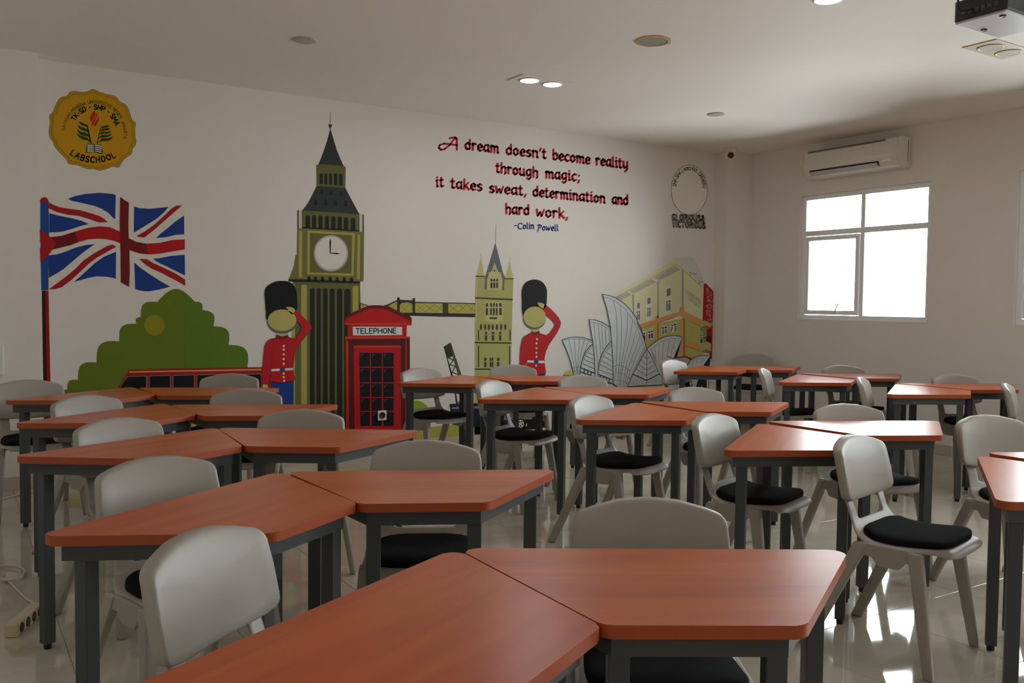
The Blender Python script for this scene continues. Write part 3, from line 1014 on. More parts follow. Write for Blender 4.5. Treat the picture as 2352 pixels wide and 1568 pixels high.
# ---- ground strip
m = Mural('ground_mural', 'painted yellow-green ground strip with a lime bush above the skirting', 'mural')
def wpx(x, z):
    d = Vector((x, 0, z)) - CAM
    k = d.dot(FW)
    return (1176 + F * d.dot(RT) / k, 784 - F * d.dot(UP) / k)
m.add('grass', (182, 178, 78), [[wpx(-6.9 + .1 * k, .20 + .004 * math.sin(k)) for k in range(41)] + [wpx(-2.9 - .1 * k, .094) for k in range(41)]], 1)
m.add('bush', (150, 172, 30), [[(925, 925), (940, 919), (950, 918), (962, 920), (972, 924), (980, 931), (986, 942), (988, 960), (988, 985), (925, 985)]], 2)
m.add('bush', (150, 172, 30), [[wpx(-6.8 + .03 * k, .19 + .16 * math.sin(PI * k / 20)) for k in range(21)]], 2)
m.done()

# ---- clock tower
A, B, D = crop(660, 250, 7.84), crop(650, 440, 7.1286), crop(660, 630, 4.75)
O1, O2, LY, SL, DK = (118, 114, 62), (104, 102, 54), (170, 164, 84), (52, 58, 60), (30, 34, 28)
m = Mural('clock_tower_mural', 'painted olive clock tower with a slate spire and white dial showing three', 'mural')
m.add('spire_needle', SL, stroke(A([(772, 55), (772, 290)]), .9, n=6), 1)
m.add('finial', SL, [A([(740, 280), (805, 280), (800, 310), (778, 360), (768, 360), (742, 310)])], 1)
m.add('spire', (50, 56, 54), [A([(773, 350), (720, 560), (660, 740), (600, 900), (555, 1002), (700, 1006), (800, 1012), (930, 1022), (1017, 1032), (960, 910), (890, 740), (830, 540)])], 1)
m.add('belfry', O2, [A([(520, 1005), (600, 998), (800, 1008), (1015, 1030), (1048, 1040), (1050, 1100), (1045, 1428), (800, 1408), (525, 1396)])], 2)
for x0, x1, y0, y1 in ((578, 638, 1160, 1352), (665, 718, 1160, 1360), (750, 803, 1160, 1367), (838, 898, 1163, 1375), (928, 995, 1168, 1380)):
    m.add('arched_opening', DK, [A(rrect(x0, y0, x1, y1))], 3)
m.add('lower_roof', SL, [A([(525, 1392), (800, 1405), (1045, 1425)]) + B([(1110, 110), (1180, 240), (1252, 372), (1000, 352), (700, 332), (313, 307), (370, 240), (430, 150)])], 2)
for x0, x1, y0, y1 in ((590, 645, 1455, 1535), (755, 815, 1465, 1550), (930, 990, 1480, 1565)):
    m.add('roof_window', (28, 30, 32), [A(rrect(x0, y0, x1, y1, 22))], 3)
for x0, x1, y0, y1 in ((505, 565, 118, 215), (665, 735, 122, 225), (820, 885, 135, 232), (998, 1055, 145, 240)):
    m.add('roof_window', (28, 30, 32), [B(rrect(x0, y0, x1, y1, 24))], 3)
m.add('arcade', O2, [B([(305, 307), (700, 330), (1000, 350), (1252, 370), (1253, 655), (308, 603)])], 1)
for x0, x1, y0, y1 in zip((372, 478, 582, 688, 792, 895, 998, 1108), (440, 540, 645, 752, 860, 960, 1065, 1185), (385, 385, 392, 395, 400, 405, 418, 428), (590, 592, 600, 605, 612, 618, 622, 630)):
    m.add('arched_opening', DK, [B(rrect(x0, y0, x1, y1))], 3)
m.add('ledge', DK, [B([(308, 578), (1253, 630), (1253, 656), (308, 601)])], 3)
m.add('pinnacle', O2, [B([(230, 312), (262, 300), (262, 604), (232, 604)])], 1)
m.add('pinnacle', O2, [B([(1298, 360), (1326, 382), (1328, 664), (1298, 662)])], 1)
m.add('pale_gap', (206, 200, 190), [B([(262, 300), (305, 308), (308, 603), (262, 600)]), B([(1252, 364), (1298, 365), (1298, 660), (1253, 655)])], 1)
m.add('dial_stage', O1, [B([(232, 600), (800, 632), (1328, 662), (1320, 1430), (1312, 1462), (1290, 1472), (1180, 1472), (85, 1445), (130, 1350), (180, 1200), (203, 1040), (228, 1035)])], 2)
m.add('pale_strip', LY, [B([(260, 640), (285, 632), (312, 642), (313, 1412), (270, 1405), (256, 1380)]), B([(1220, 706), (1262, 706), (1256, 1440), (1208, 1425)])], 3)
m.add('dial_frame', LY, [B([(400, 635), (1177, 680), (1152, 1378), (395, 1352)])], 3)
m.add('dial_field', O2, [B([(440, 678), (1130, 710), (1120, 1340), (437, 1322)])], 4)
m.add('dial_ring', (176, 178, 176), [B(ell(783, 1008, 281, 297, 56))], 5)
m.add('clock_face', (224, 220, 208), [B(ell(783, 1006, 256, 270, 56))], 6)
m.add('minute_hand', (22, 22, 40), [B([(770, 768), (785, 800), (778, 1005), (762, 1005), (757, 830)])], 7)
m.add('hour_hand', (22, 22, 40), [B([(765, 1000), (880, 1000), (932, 1020), (890, 1026), (765, 1012)])], 7)
m.add('shaft', O2, [[(672, 645), (827, 650), (828, 700), (828, 1008), (672, 1010)]], 1)
m.add('ledge', DK, [B([(85, 1440), (100, 1434), (250, 1434), (1262, 1470), (1258, 1504), (95, 1472)])], 3)
for x0, x1, y0 in zip((400, 503, 620, 743, 860, 975, 1092), (452, 552, 672, 800, 910, 1028, 1150), (1385, 1385, 1390, 1392, 1398, 1402, 1405)):
    m.add('arched_opening', DK, [B(rrect(x0, y0, x1, y0 + 70))], 3)
for x0, x1, y0, y1 in ((150, 214, 110, 1790), (48, 84, 105, 1790), (712, 775, 122, 1790)):
    m.add('pale_strip', LY, [D(rrect(x0, y0, x1, y1))], 2)
for x0, x1, y0 in ((247, 298, 148), (318, 365, 150), (387, 440, 150), (460, 517, 152), (540, 600, 152), (620, 690, 154)):
    m.add('dark_flute', (34, 38, 28), [D(rrect(x0, y0, x1, 1790))], 2)
m.done()


# ---- two saluting guards
def guard(c, label, G):
    m = Mural('guard_mural', label, 'mural')
    m.add('trousers', (24, 60, 140), [c(G['trousers'])], 6)
    m.add('boots', (18, 18, 20), [c(G['boots'])], 6)
    m.add('tunic_outline', (60, 14, 20), [c(scl(G['torso'], 1.02, G['ctr'][0], G['ctr'][1]))], 6)
    m.add('tunic', (190, 26, 34), [c(G['torso'])], 7)
    for a in ('arm', 'raised_arm'):
        m.add('sleeve', (70, 14, 20), [p for p in [c(x) for x in stroke(G[a] + G[a][:1], 5)]], 7)
        m.add('sleeve', (188, 28, 36), [c(smooth(G[a], 2))], 8)
    m.add('hand', (190, 184, 106), [c(G['hand']), c(G['low_hand'])], 9)
    m.add('neck', (190, 184, 106), [c(G['neck'])], 6)
    m.add('chin_strap', (96, 100, 104), [c(ell(*G['strap']))], 7)
    m.add('bearskin_hat', (16, 16, 18), [c(smooth(G['hat'], 4))], 8)
    m.add('face', (186, 180, 104), [c(ell(*G['face']))], 9)
    m.add('collar', (140, 18, 26), [c(G['collar'])], 8)
    m.add('belt', (226, 224, 218), [c(G['belt'])], 9)
    m.add('buckle', (30, 76, 150), [c(G['buckle'])], 10)
    for bx, by in G['buttons']:
        m.add('button', (232, 222, 208), [c(ell(bx, by, 13, 14, 14))], 10)
    m.done()


guard(crop(590, 630, 5.227), 'painted red-coated guard saluting in front of the clock tower', dict(
    hat=[(122, 545), (108, 450), (95, 300), (92, 200), (120, 145), (165, 112), (225, 85), (290, 78), (360, 82), (420, 110), (462, 165), (480, 240), (482, 320), (472, 430), (300, 560)],
    strap=(300, 560, 180, 150), face=(300, 550, 172, 130), ctr=(310, 1000),
    neck=[(240, 690), (370, 690), (365, 735), (300, 750), (240, 725)], collar=[(232, 722), (300, 745), (375, 725), (380, 757), (290, 787), (228, 770)],
    torso=[(160, 776), (235, 765), (300, 748), (385, 758), (440, 775), (455, 830), (455, 940), (440, 1040), (430, 1120), (442, 1180), (457, 1245), (440, 1275), (300, 1302), (200, 1292), (163, 1270), (172, 1180), (178, 1100), (175, 900)],
    arm=[(165, 776), (120, 800), (92, 860), (76, 1000), (66, 1150), (50, 1310), (130, 1322), (155, 1200), (178, 1060), (188, 900), (185, 810)],
    raised_arm=[(470, 435), (540, 500), (600, 560), (650, 612), (650, 650), (600, 720), (520, 820), (455, 940), (440, 860), (445, 780), (510, 700), (532, 650), (520, 600), (465, 545), (415, 500)],
    hand=[(345, 390), (400, 391), (440, 405), (462, 435), (425, 482), (387, 455), (375, 430)], low_hand=[(65, 1320), (126, 1320), (135, 1368), (65, 1368)],
    belt=[(170, 1135), (430, 1122), (432, 1148), (175, 1162)], buckle=[(272, 1128), (336, 1128), (336, 1161), (272, 1161)],
    buttons=[(320, 860), (320, 903), (320, 958), (320, 1015), (320, 1073), (320, 1190), (320, 1232), (325, 1275)],
    trousers=[(168, 1285), (300, 1303), (440, 1278), (438, 1600), (430, 1840), (180, 1840), (166, 1600)], boots=[(170, 1840), (435, 1840), (440, 1930), (150, 1930)]))
guard(crop(1170, 620, 6.029), 'painted red-coated guard saluting between bridge tower and sail roofs', dict(
    hat=[(186, 630), (170, 400), (168, 290), (200, 200), (260, 150), (345, 130), (430, 150), (490, 210), (518, 290), (515, 400), (505, 490), (460, 560), (320, 680)],
    strap=(343, 670, 158, 152), face=(347, 650, 155, 145), ctr=(365, 1150),
    neck=[(303, 800), (408, 800), (408, 850), (350, 862), (303, 850)], collar=[(300, 848), (350, 864), (412, 840), (416, 872), (355, 905), (298, 880)],
    torso=[(235, 905), (300, 870), (350, 862), (420, 880), (507, 905), (520, 1000), (520, 1070), (500, 1130), (480, 1230), (486, 1300), (500, 1400), (495, 1425), (385, 1452), (240, 1440), (243, 1250), (240, 1100)],
    arm=[(235, 905), (190, 930), (165, 990), (148, 1100), (140, 1310), (225, 1322), (240, 1180), (246, 1050)],
    raised_arm=[(500, 480), (560, 530), (620, 590), (680, 660), (708, 722), (700, 780), (650, 880), (600, 950), (540, 1040), (512, 1105), (508, 905), (560, 870), (610, 790), (622, 750), (580, 690), (500, 625), (458, 560), (478, 500)],
    hand=[(378, 452), (440, 452), (480, 475), (470, 535), (418, 510)], low_hand=[(150, 1315), (215, 1318), (222, 1380), (155, 1380)],
    belt=[(243, 1248), (480, 1255), (480, 1290), (243, 1279)], buckle=ell(367, 1267, 34, 27, 16),
    buttons=[(378, 957), (372, 1015), (372, 1082), (369, 1143), (370, 1202), (365, 1320)],
    trousers=[(240, 1438), (385, 1452), (495, 1430), (492, 1700), (486, 2090), (250, 2090), (242, 1700)], boots=[(240, 2090), (490, 2090), (500, 2180), (225, 2180)]))

# ---- telephone box
c = crop(780, 680, 4.9)
m = Mural('telephone_box_mural', 'painted red telephone box with fifteen black panes and a white sign', 'mural')
MR, RR, OR = (92, 20, 22), (190, 20, 26), (208, 64, 34)
m.add('roof_shade', (104, 22, 28), [c([(55, 300), (55, 255), (62, 235), (140, 185), (240, 140), (320, 105), (380, 101), (440, 101), (545, 110), (640, 160), (790, 222), (806, 240), (812, 265), (808, 325), (700, 310)])], 4)
m.add('roof', RR, [c([(55, 300), (55, 285), (90, 245), (180, 205), (300, 155), (350, 140), (430, 141), (520, 150), (600, 185), (700, 235), (806, 285), (808, 326), (750, 326)])], 5)
m.add('cornice', OR, [c([(55, 302), (750, 302), (750, 324), (55, 322)])], 6)
m.add('header', RR, [c([(92, 324), (755, 326), (752, 456), (92, 456)])], 5)
m.add('shadow_strip', DK, [c([(58, 324), (92, 324), (92, 456), (58, 456)])], 5)
m.add('sign', (222, 226, 222), [c(smooth([(148, 360), (162, 343), (420, 344), (686, 346), (700, 362), (699, 420), (684, 436), (420, 439), (164, 440), (150, 424)], 2))], 6)
m.add('lettering', (30, 32, 62), [c(P) for P in word('TELEPHONE', 184, 420, 633, 416, 57, 10.5, CAPS, gap=.24)], 7)
m.add('lintel', OR, [c([(60, 456), (785, 452), (792, 462), (790, 476), (60, 480)])], 6)
m.add('frame', MR, [c([(62, 478), (790, 474), (790, 1583), (66, 1583)])], 4)
m.add('side_post', (176, 26, 28), [c([(62, 480), (76, 480), (90, 1583), (68, 1583)])], 5)
m.add('bead', OR, [c([(78, 500), (94, 500), (102, 1583), (90, 1583)]), c([(742, 490), (753, 490), (750, 1583), (738, 1583)])], 6)
m.add('door_panel', RR, [c([(156, 555), (688, 555), (690, 1583), (166, 1583)])], 6)
m.add('door_bead', OR, [c([(156, 555), (688, 555), (688, 574), (158, 576)])], 7)
for (x0, x1) in ((222, 338), (350, 472), (484, 607)):
    for k, (y0, y1) in enumerate(((637, 793), (805, 968), (980, 1135), (1146, 1290), (1302, 1460))):
        sh = k * 2.5
        m.add('pane', (16, 16, 18), [c(smooth([(x0 + sh, y0 + 6), (x0 + 8 + sh, y0), (x1 - 6, y0), (x1, y0 + 6), (x1, y1 - 8), (x1 - 8, y1 - 2), (x0 + 8 + sh, y1), (x0 + sh, y1 - 8)], 2))], 7)
        m.add('glint', (120, 116, 116), [c(P) for P in stroke([(x0 + 16 + sh, y0 + 48), (x0 + 18 + sh, y0 + 22), (x0 + 44 + sh, y0 + 18)], 4.5)], 8)
m.done()

# ---- bridge
c = crop(820, 640, 7.84)
m = Mural('bridge_deck_mural', 'painted dark lattice footbridge running from telephone box to bridge tower', 'mural')
GY, KD = (188, 180, 92), (52, 52, 44)
m.add('yellow_panel', GY, [c([(1045, 438), (1540, 452), (1540, 614), (1045, 610)]), c([(1640, 455), (2132, 458), (2132, 625), (1640, 617)]),
      c([(768, 600), (768, 470), (800, 440), (880, 426), (960, 432), (1000, 460), (1000, 614), (800, 614)]), c([(540, 500), (640, 450), (722, 415), (722, 590), (640, 560)]), c([(45, 450), (160, 488), (45, 560)])], 1)
m.add('lattice', (128, 120, 50), lines(c, [[(1055, 600), (1210, 455)], [(1060, 455), (1235, 605)], [(1210, 455), (1415, 605)], [(1240, 600), (1390, 460)], [(1390, 455), (1535, 570)], [(1415, 605), (1530, 470)], [(1655, 605), (1820, 460)], [(1660, 465), (1830, 610)],
      [(1820, 460), (1995, 600)], [(1830, 605), (1975, 460)], [(1975, 460), (2125, 595)], [(1995, 605), (2120, 475)], [(785, 475), (915, 605)], [(800, 595), (935, 450)], [(935, 450), (995, 530)], [(915, 605), (995, 540)], [(590, 505), (690, 565)], [(640, 530), (705, 455)], [(60, 470), (130, 500)]], .9), 2)
m.add('rail', KD, [c([(1043, 415), (2132, 438), (2132, 456), (1043, 438)])], 2)
m.add('beam', KD, [c([(800, 610), (1540, 616), (2130, 628), (2122, 692), (1500, 682), (900, 664)])], 2)
m.add('post', (70, 64, 44), [c([(1540, 440), (1642, 450), (1642, 622), (1540, 618)])], 3)
m.add('post', KD, [c(rrect(722, 332, 768, 612)), c([(998, 350), (1046, 350), (1046, 622), (1000, 622)])], 3)
m.add('arch', KD, [c([(760, 376), (1000, 388), (1000, 470), (985, 448), (940, 430), (880, 425), (820, 434), (785, 452), (768, 480)])], 3)
m.add('cable', KD, [c([(455, 490), (560, 455), (640, 418), (722, 382), (722, 410), (640, 447), (560, 494)]), c([(55, 432), (190, 474), (190, 490), (60, 452)])], 2)
m.done()
c = crop(1070, 500, 4.238)
m = Mural('bridge_tower_mural', 'painted pale green bridge tower with a slate spire and two turrets', 'mural')
TB, TC, TW, TK = (176, 174, 104), (196, 192, 124), (70, 72, 62), (62, 66, 66)
m.add('needle', (120, 112, 80), stroke(c([(293, 65), (287, 245)]), .8, n=6) + stroke(c([(147, 350), (147, 395)]), .5, n=6) + stroke(c([(430, 380), (428, 430)]), .5, n=6), 2)
m.add('wall', TB, [c([(95, 566), (185, 566), (375, 560), (462, 593), (456, 795), (443, 1215), (437, 1600), (436, 2110), (84, 2110), (86, 1215), (90, 780)])], 1)
m.add('turret_roof', TC, [c([(147, 385), (184, 570), (102, 566)]), c([(427, 420), (463, 594), (380, 590)])], 2)
m.add('slate_roof', (104, 110, 118), [c([(287, 240), (325, 390), (352, 500), (376, 582), (372, 705), (350, 703), (182, 695), (186, 580)])], 2)
m.add('gable', TC, [c([(280, 437), (315, 528), (340, 533), (345, 580), (357, 590), (355, 640), (350, 704), (203, 697), (205, 590), (218, 575), (222, 530), (247, 525)])], 3)
m.add('pale_edge', TC, [c([(97, 575), (112, 575), (108, 770), (94, 770)]), c([(93, 800), (110, 800), (106, 1010), (90, 1010)]), c([(185, 815), (360, 820), (355, 1025), (340, 1000), (300, 1030), (200, 1000), (183, 1020)])], 2)
m.add('string_course', TW, [c([(95, 562), (186, 566), (186, 576), (95, 573)]), c([(372, 586), (466, 589), (466, 599), (372, 597)]), c([(90, 772), (456, 788), (456, 804), (90, 787)]), c([(84, 1206), (443, 1212), (443, 1226), (84, 1220)]), c([(86, 1465), (440, 1470), (440, 1481), (86, 1478)])], 3)
wn = []
for x0, x1 in ((237, 258), (265, 285), (294, 313)): wn += [rrect(x0, 592, x1, 619), [(x0, 630), (x1, 630), (x1, 684), (x0, 684)]]
for x0, x1 in ((193, 215), (235, 252), (263, 280), (290, 307), (324, 347)): wn += [rrect(x0, 828, x1, 866), [(x0, 878), (x1, 878), (x1, 947), (x0, 947)]]
wn += [[(232, 966), (302, 968), (302, 986), (232, 985)]] + [ell(x, 1063, 10, 30, 16) for x in (147, 187, 223, 261, 301, 343, 384)]
for x0, x1 in ((185, 207), (252, 275), (323, 344)): wn += [rrect(x0, 1108, x1, 1133), [(x0, 1142), (x1, 1142), (x1, 1193), (x0, 1193)]]
for x0, x1 in ((178, 200), (232, 246), (250, 266), (305, 325)): wn += [rrect(x0, 1360, x1, 1392), [(x0, 1402), (x1, 1402), (x1, 1452), (x0, 1452)]]
for P in wn: m.add('window', TK, [c(P)], 4)
m.add('groove', TK, lines(c, [[(123, 1095), (123, 1190)], [(430, 1090), (430, 1192)], [(123, 1250), (123, 1450)], [(426, 1252), (426, 1424)]], 2.4), 3)
m.add('round_window', TK, [c(ell(278, 515, 9, 9, 14))], 4)
m.done()
c = crop(930, 780, 6.818)
m = Mural('raised_bridge_leaf_mural', 'painted tilted dark bridge leaf on a navy pier beside telephone box', 'mural')
m.add('beam', (96, 92, 60), [c([(712, 42), (722, 52), (790, 260), (890, 560), (1062, 985), (1000, 992), (835, 560), (745, 262), (690, 110)])], 1)
m.add('counterweight', (56, 56, 40), [c([(594, 118), (712, 42), (735, 150), (760, 250), (680, 292), (650, 250), (612, 128)])], 2)
m.add('truss', (44, 46, 42), [c([(612, 125), (640, 190), (752, 570), (800, 830), (828, 1005), (800, 1005), (778, 830), (722, 560), (655, 290)])] + lines(c, [[(690, 290), (760, 315), (705, 390), (790, 415), (740, 510), (830, 545)], [(810, 835), (880, 852)], [(820, 1000), (890, 935), (960, 900)]], 2.2), 2)
m.add('deck', (26, 34, 60), [c([(690, 1016), (712, 1004), (1200, 990), (1210, 1040), (705, 1047)])], 3)
m.add('grey_band', (130, 130, 126), [c([(735, 1055), (1190, 1040), (1190, 1074), (735, 1086)])], 4)
m.add('pier', (22, 28, 44), [c([(706, 1045), (1200, 1040), (1200, 1362), (980, 1366), (850, 1366), (800, 1300), (715, 1140)])], 3)
m.done()
m = Mural('black_cab_mural', 'painted black cab with a spoked white wheel under the right guard', 'mural')
m.add('body', (18, 18, 22), [[(1128, 946), (1150, 938), (1228, 938), (1232, 950), (1240, 962), (1240, 985), (1126, 988), (1124, 965)]], 9)
m.add('window', (130, 122, 106), [[(1160, 946), (1222, 946), (1222, 962), (1156, 964)]], 10)
m.add('door_mark', (176, 34, 34), [[(1129, 955), (1136, 954), (1136, 960), (1129, 961)]], 10)
m.add('tyre', (14, 14, 16), [ell(1195, 972.5, 10.5, 12)], 10)
m.add('wheel_rim', (214, 212, 206), [ell(1195, 972.5, 7.6, 9)], 11)
m.add('spoke_gap', (24, 24, 26), [ell(1195 + 4.6 * math.cos(k * 1.2566 + .3), 972.5 + 5.4 * math.sin(k * 1.2566 + .3), 1.7, 2.1, 8) for k in range(5)] + [ell(1195, 972.5, 1.2, 1.5, 8)], 12)
m.add('lamp', (206, 190, 110), [[(1206, 978), (1208, 972), (1210, 972), (1209, 979)]], 10)
m.done()

# ---- college building
P1, P2, O = crop(1380, 570, 7.468), crop(1440, 730, 9.224), crop(1280, 660, 6.533)
m = Mural('school_building_mural', 'painted cream and orange school building with grey eaves, far right', 'mural')
CRM, GYL, ORG, DOR, LGR = (222, 220, 176), (192, 186, 104), (218, 164, 98), (170, 116, 58), (184, 182, 168)
m.add('white_arch', (212, 212, 204), [P1(smooth([(1280, 205), (1330, 170), (1400, 145), (1500, 140), (1580, 165), (1650, 260), (1710, 380), (1750, 500), (1765, 600), (1790, 720), (1500, 520)], 3))], 1)
m.add('upper_wall', CRM, [P1([(190, 805), (740, 500), (1280, 200), (1310, 212), (1480, 380), (1770, 692), (1772, 1245), (1430, 1085), (1350, 1095), (640, 1315), (540, 1170), (330, 900)])], 2)
m.add('eave', LGR, [P1([(250, 845), (450, 750), (520, 800), (340, 900)]), P1([(490, 730), (870, 530), (950, 580), (560, 780)]), P1([(910, 510), (1290, 300), (1360, 365), (1000, 555)])], 3)
m.add('eave_line', (132, 128, 112), lines(P1, [[(250, 845), (1305, 272), (1765, 692)]], .8), 4)
m.add('pilaster', (170, 166, 144), [P1([(538, 790), (568, 790), (570, 1170), (545, 1150)]), P1([(968, 560), (995, 560), (990, 1195), (965, 1195)]), P1([(1388, 360), (1420, 365), (1420, 1012), (1385, 1008)])], 4)
for fr, up, lo_ in (([(600, 930), (670, 905), (675, 1240), (600, 1250)], [(620, 940), (665, 930), (665, 1030), (618, 1035)], [(612, 1082), (668, 1070), (668, 1225), (610, 1238)]),
                    ([(780, 850), (862, 815), (862, 1230), (775, 1245)], [(795, 860), (852, 838), (852, 945), (795, 958)], [(795, 1025), (852, 1012), (852, 1160), (795, 1175)]),
                    ([(1105, 690), (1207, 645), (1207, 1105), (1100, 1135)], [(1125, 700), (1195, 678), (1195, 805), (1125, 825)], [(1118, 905), (1193, 888), (1193, 1055), (1118, 1075)])):
    m.add('window_frame', (230, 230, 216), [P1(fr)], 4)
    m.add('pane', (120, 126, 124), [P1(up), P1(lo_)], 5)
    xa_, xb_ = lo_[0][0], lo_[1][0]
    m.add('glazing_bar', (232, 232, 224), lines(P1, [[((xa_ * .55 + xb_ * .45), lo_[0][1]), ((xa_ * .55 + xb_ * .45), lo_[3][1] - 4)], [(xa_, lo_[0][1] + 42), (xb_, lo_[1][1] + 42)]], 1.3), 6)
m.add('orange_band', ORG, [P1([(640, 1312), (925, 1225), (925, 1170), (985, 1160), (988, 1200), (1345, 1088), (1345, 1010), (1432, 1010), (1434, 1085), (1772, 1242), (1705, 1345), (1432, 1192), (1340, 1162), (990, 1268), (670, 1372)])], 4)
m.add('lower_wall', GYL, [P2([(270, 212), (590, 118), (1160, 20), (1222, 15), (1555, 180), (1690, 235), (1780, 700), (1560, 780), (1380, 862), (1240, 802), (1050, 830), (420, 640), (330, 420)])], 3)
m.add('orange_column', ORG, [P2([(590, 90), (642, 80), (642, 445), (590, 445)]), P2([(1150, 5), (1187, 0), (1187, 805), (1150, 820)])], 5)
m.add('column_shade', DOR, [P2([(642, 90), (668, 95), (668, 440), (642, 440)]), P2([(1187, 0), (1224, 10), (1226, 803), (1187, 803)])], 5)
m.add('orange_band', (214, 160, 96), [P2([(1226, 470), (1555, 570), (1555, 695), (1226, 592)])], 4)
m.add('band_line', DOR, lines(P2, [[(1226, 596), (1555, 702)], [(1226, 22), (1555, 185)], [(668, 92), (990, 0)], [(280, 212), (585, 118)]], 1.1), 5)
WT, NV, GP = (230, 230, 224), (34, 44, 84), (122, 128, 136)
for fr, ps in (([(438, 262), (550, 243), (557, 440), (448, 466)], [[(450, 285), (487, 275), (487, 312), (450, 322)], [(500, 270), (540, 262), (540, 298), (500, 308)], [(452, 345), (488, 335), (488, 435), (455, 445)], [(500, 330), (543, 320), (545, 418), (502, 430)]]),
               ([(725, 185), (852, 172), (857, 330), (735, 352)], [[(738, 197), (775, 192), (775, 225), (740, 230)], [(790, 188), (837, 182), (837, 213), (792, 220)], [(740, 245), (780, 240), (782, 338), (742, 345)], [(795, 236), (842, 230), (844, 322), (797, 332)]]),
               ([(905, 138), (1052, 108), (1062, 290), (915, 315)], [[(930, 147), (975, 140), (975, 165), (930, 172)], [(988, 132), (1038, 122), (1040, 150), (990, 160)], [(935, 188), (975, 180), (950, 285), (915, 298)], [(1002, 172), (1040, 165), (1050, 280), (1005, 295)]]),
               ([(310, 290), (398, 278), (390, 455), (350, 462)], [[(345, 318), (382, 310), (382, 345), (345, 352)], [(340, 372), (382, 365), (382, 455), (352, 462)]])):
    m.add('window_frame', WT, [P2(fr)], 6)
    for i_, pp in enumerate(ps): m.add('pane', NV if i_ < 2 else ((62, 68, 92) if fr[0][0] < 600 else GP), [P2(pp)], 7)
m.add('lintel', (224, 204, 168), lines(P2, [[(425, 245), (565, 215)], [(702, 170), (850, 145)], [(905, 120), (1060, 85)], [(310, 285), (398, 270)]], 2.2), 6)
m.add('lattice_panel', (172, 26, 32), [P1([(1765, 605), (1800, 598), (1935, 745)]) + P2([(1830, 0), (1816, 868), (1742, 872), (1750, 700), (1700, 500), (1690, 240), (1600, 30)])], 3)
random.seed(3)
lc = []
for k in range(120):
    x_ = random.uniform(1808, 1912)
    lo__ = 645 + (x_ - 1800) * .9
    y_ = random.uniform(lo__ + 10, 1200 + (x_ - 1800) * 1.3)
    a_ = random.uniform(0, PI)
    lc += lines(P1, [[(x_ - 9 * math.cos(a_), y_ - 14 * math.sin(a_)), (x_ + 4, y_ + 3), (x_ + 9 * math.cos(a_ + .8), y_ + 14 * math.sin(a_ + .8))]], .75)
m.add('lace_pattern', (222, 196, 190), lc, 4)
m.add('balcony', (186, 186, 112), [P2([(1540, 80), (1660, 50), (1780, 125), (1780, 200), (1665, 155), (1560, 188)]), P2([(1545, 560), (1690, 500), (1780, 540), (1780, 700), (1690, 670), (1560, 710)])], 5)
m.add('balcony_underside', (172, 112, 62), [P2([(1560, 190), (1665, 155), (1770, 205), (1690, 238)]), P2([(1562, 712), (1690, 672), (1775, 702), (1740, 750)])], 5)
m.add('balcony_wall', (132, 146, 104), [P2([(1548, 195), (1690, 240), (1690, 420), (1600, 450), (1552, 300)])], 5)
m.add('balcony_window', WT, [P2([(1545, 285), (1606, 290), (1602, 445), (1550, 440)])], 6)
m.add('pane', NV, [P2([(x0, y0), (x0 + 18, y0 + 2), (x0 + 18, y0 + 34), (x0, y0 + 32)]) for x0 in (1550, 1576) for y0 in (300, 350, 400)], 7)
m.add('railing', (92, 20, 28), [P2([(1550, 530), (1560, 455), (1692, 392), (1780, 388), (1780, 532), (1690, 492)])], 6)
m.add('baluster', WT, [P2([(x0, 450 - (x0 - 1590) * .3), (x0 + 9, 448 - (x0 - 1590) * .3), (x0 + 9, 505 - (x0 - 1590) * .3), (x0, 507 - (x0 - 1590) * .3)]) for x0 in (1592, 1612, 1634, 1656)], 7)
m.add('porch_roof', (140, 28, 34), [P2([(1048, 832), (1230, 800), (1388, 862), (1342, 884), (1230, 834), (1060, 862)])], 6)
m.add('porch_rail', (214, 212, 202), [P2([(1060, 862), (1230, 834), (1342, 884), (1262, 965), (1060, 900)])], 5)
m.add('rail_bar', (40, 40, 60), lines(P2, [[(x0, 852 - abs(x0 - 1230) * -.12), (x0, 940)] for x0 in range(1085, 1330, 24)], .8), 6)
m.add('wall_bracket', (88, 80, 70), lines(P1, [[(1528, 400), (1528, 480)], [(1528, 415), (1645, 440), (1528, 457)], [(1680, 550), (1680, 610)], [(1680, 570), (1775, 575), (1680, 602)]], .7), 5)
m.add('lettering', (196, 196, 178), [P1(P) for P in word('LABSCHOOL', 1440, 755, 1735, 975, 68, 9, CAPS, gap=.2) + word('CIRENDEU', 1488, 868, 1692, 1018, 50, 7, CAPS, gap=.2)], 4)
m.add('signpost', (90, 24, 30), lines(P2, [[(1730, 900), (1730, 1600)], [(1755, 915), (1810, 918)], [(1745, 1368), (1790, 1368)]], 1.2), 3)
m.done()

# ---- white sail roofs
m = Mural('sail_roof_mural', 'painted white sail-shaped opera roofs with thin navy ribs', 'mural')
SW, RIM, NVY, RIB = (216, 222, 220), (190, 188, 180), (36, 46, 82), (118, 122, 140)
a1 = O([(68, 785), (150, 755), (260, 740), (380, 748), (460, 775), (530, 805), (545, 1000), (560, 1100), (562, 1325), (480, 1320), (335, 1322), (245, 1320), (215, 1190), (180, 1060), (120, 910)])
b1 = O([(473, 480), (560, 485), (660, 520), (740, 565), (795, 610), (830, 900), (832, 1440), (750, 1400), (605, 1335), (560, 1330), (550, 1050), (525, 800), (490, 600)])
ct = O([(672, 100), (760, 115), (880, 160), (980, 225), (1080, 320), (1170, 440), (1240, 600)]) + P2([(300, 300), (375, 520), (412, 660), (330, 800), (230, 960), (130, 1170), (40, 1300), (0, 1450)]) + O([(1045, 1478), (900, 1488), (830, 1440), (825, 1100), (790, 600), (740, 330)])
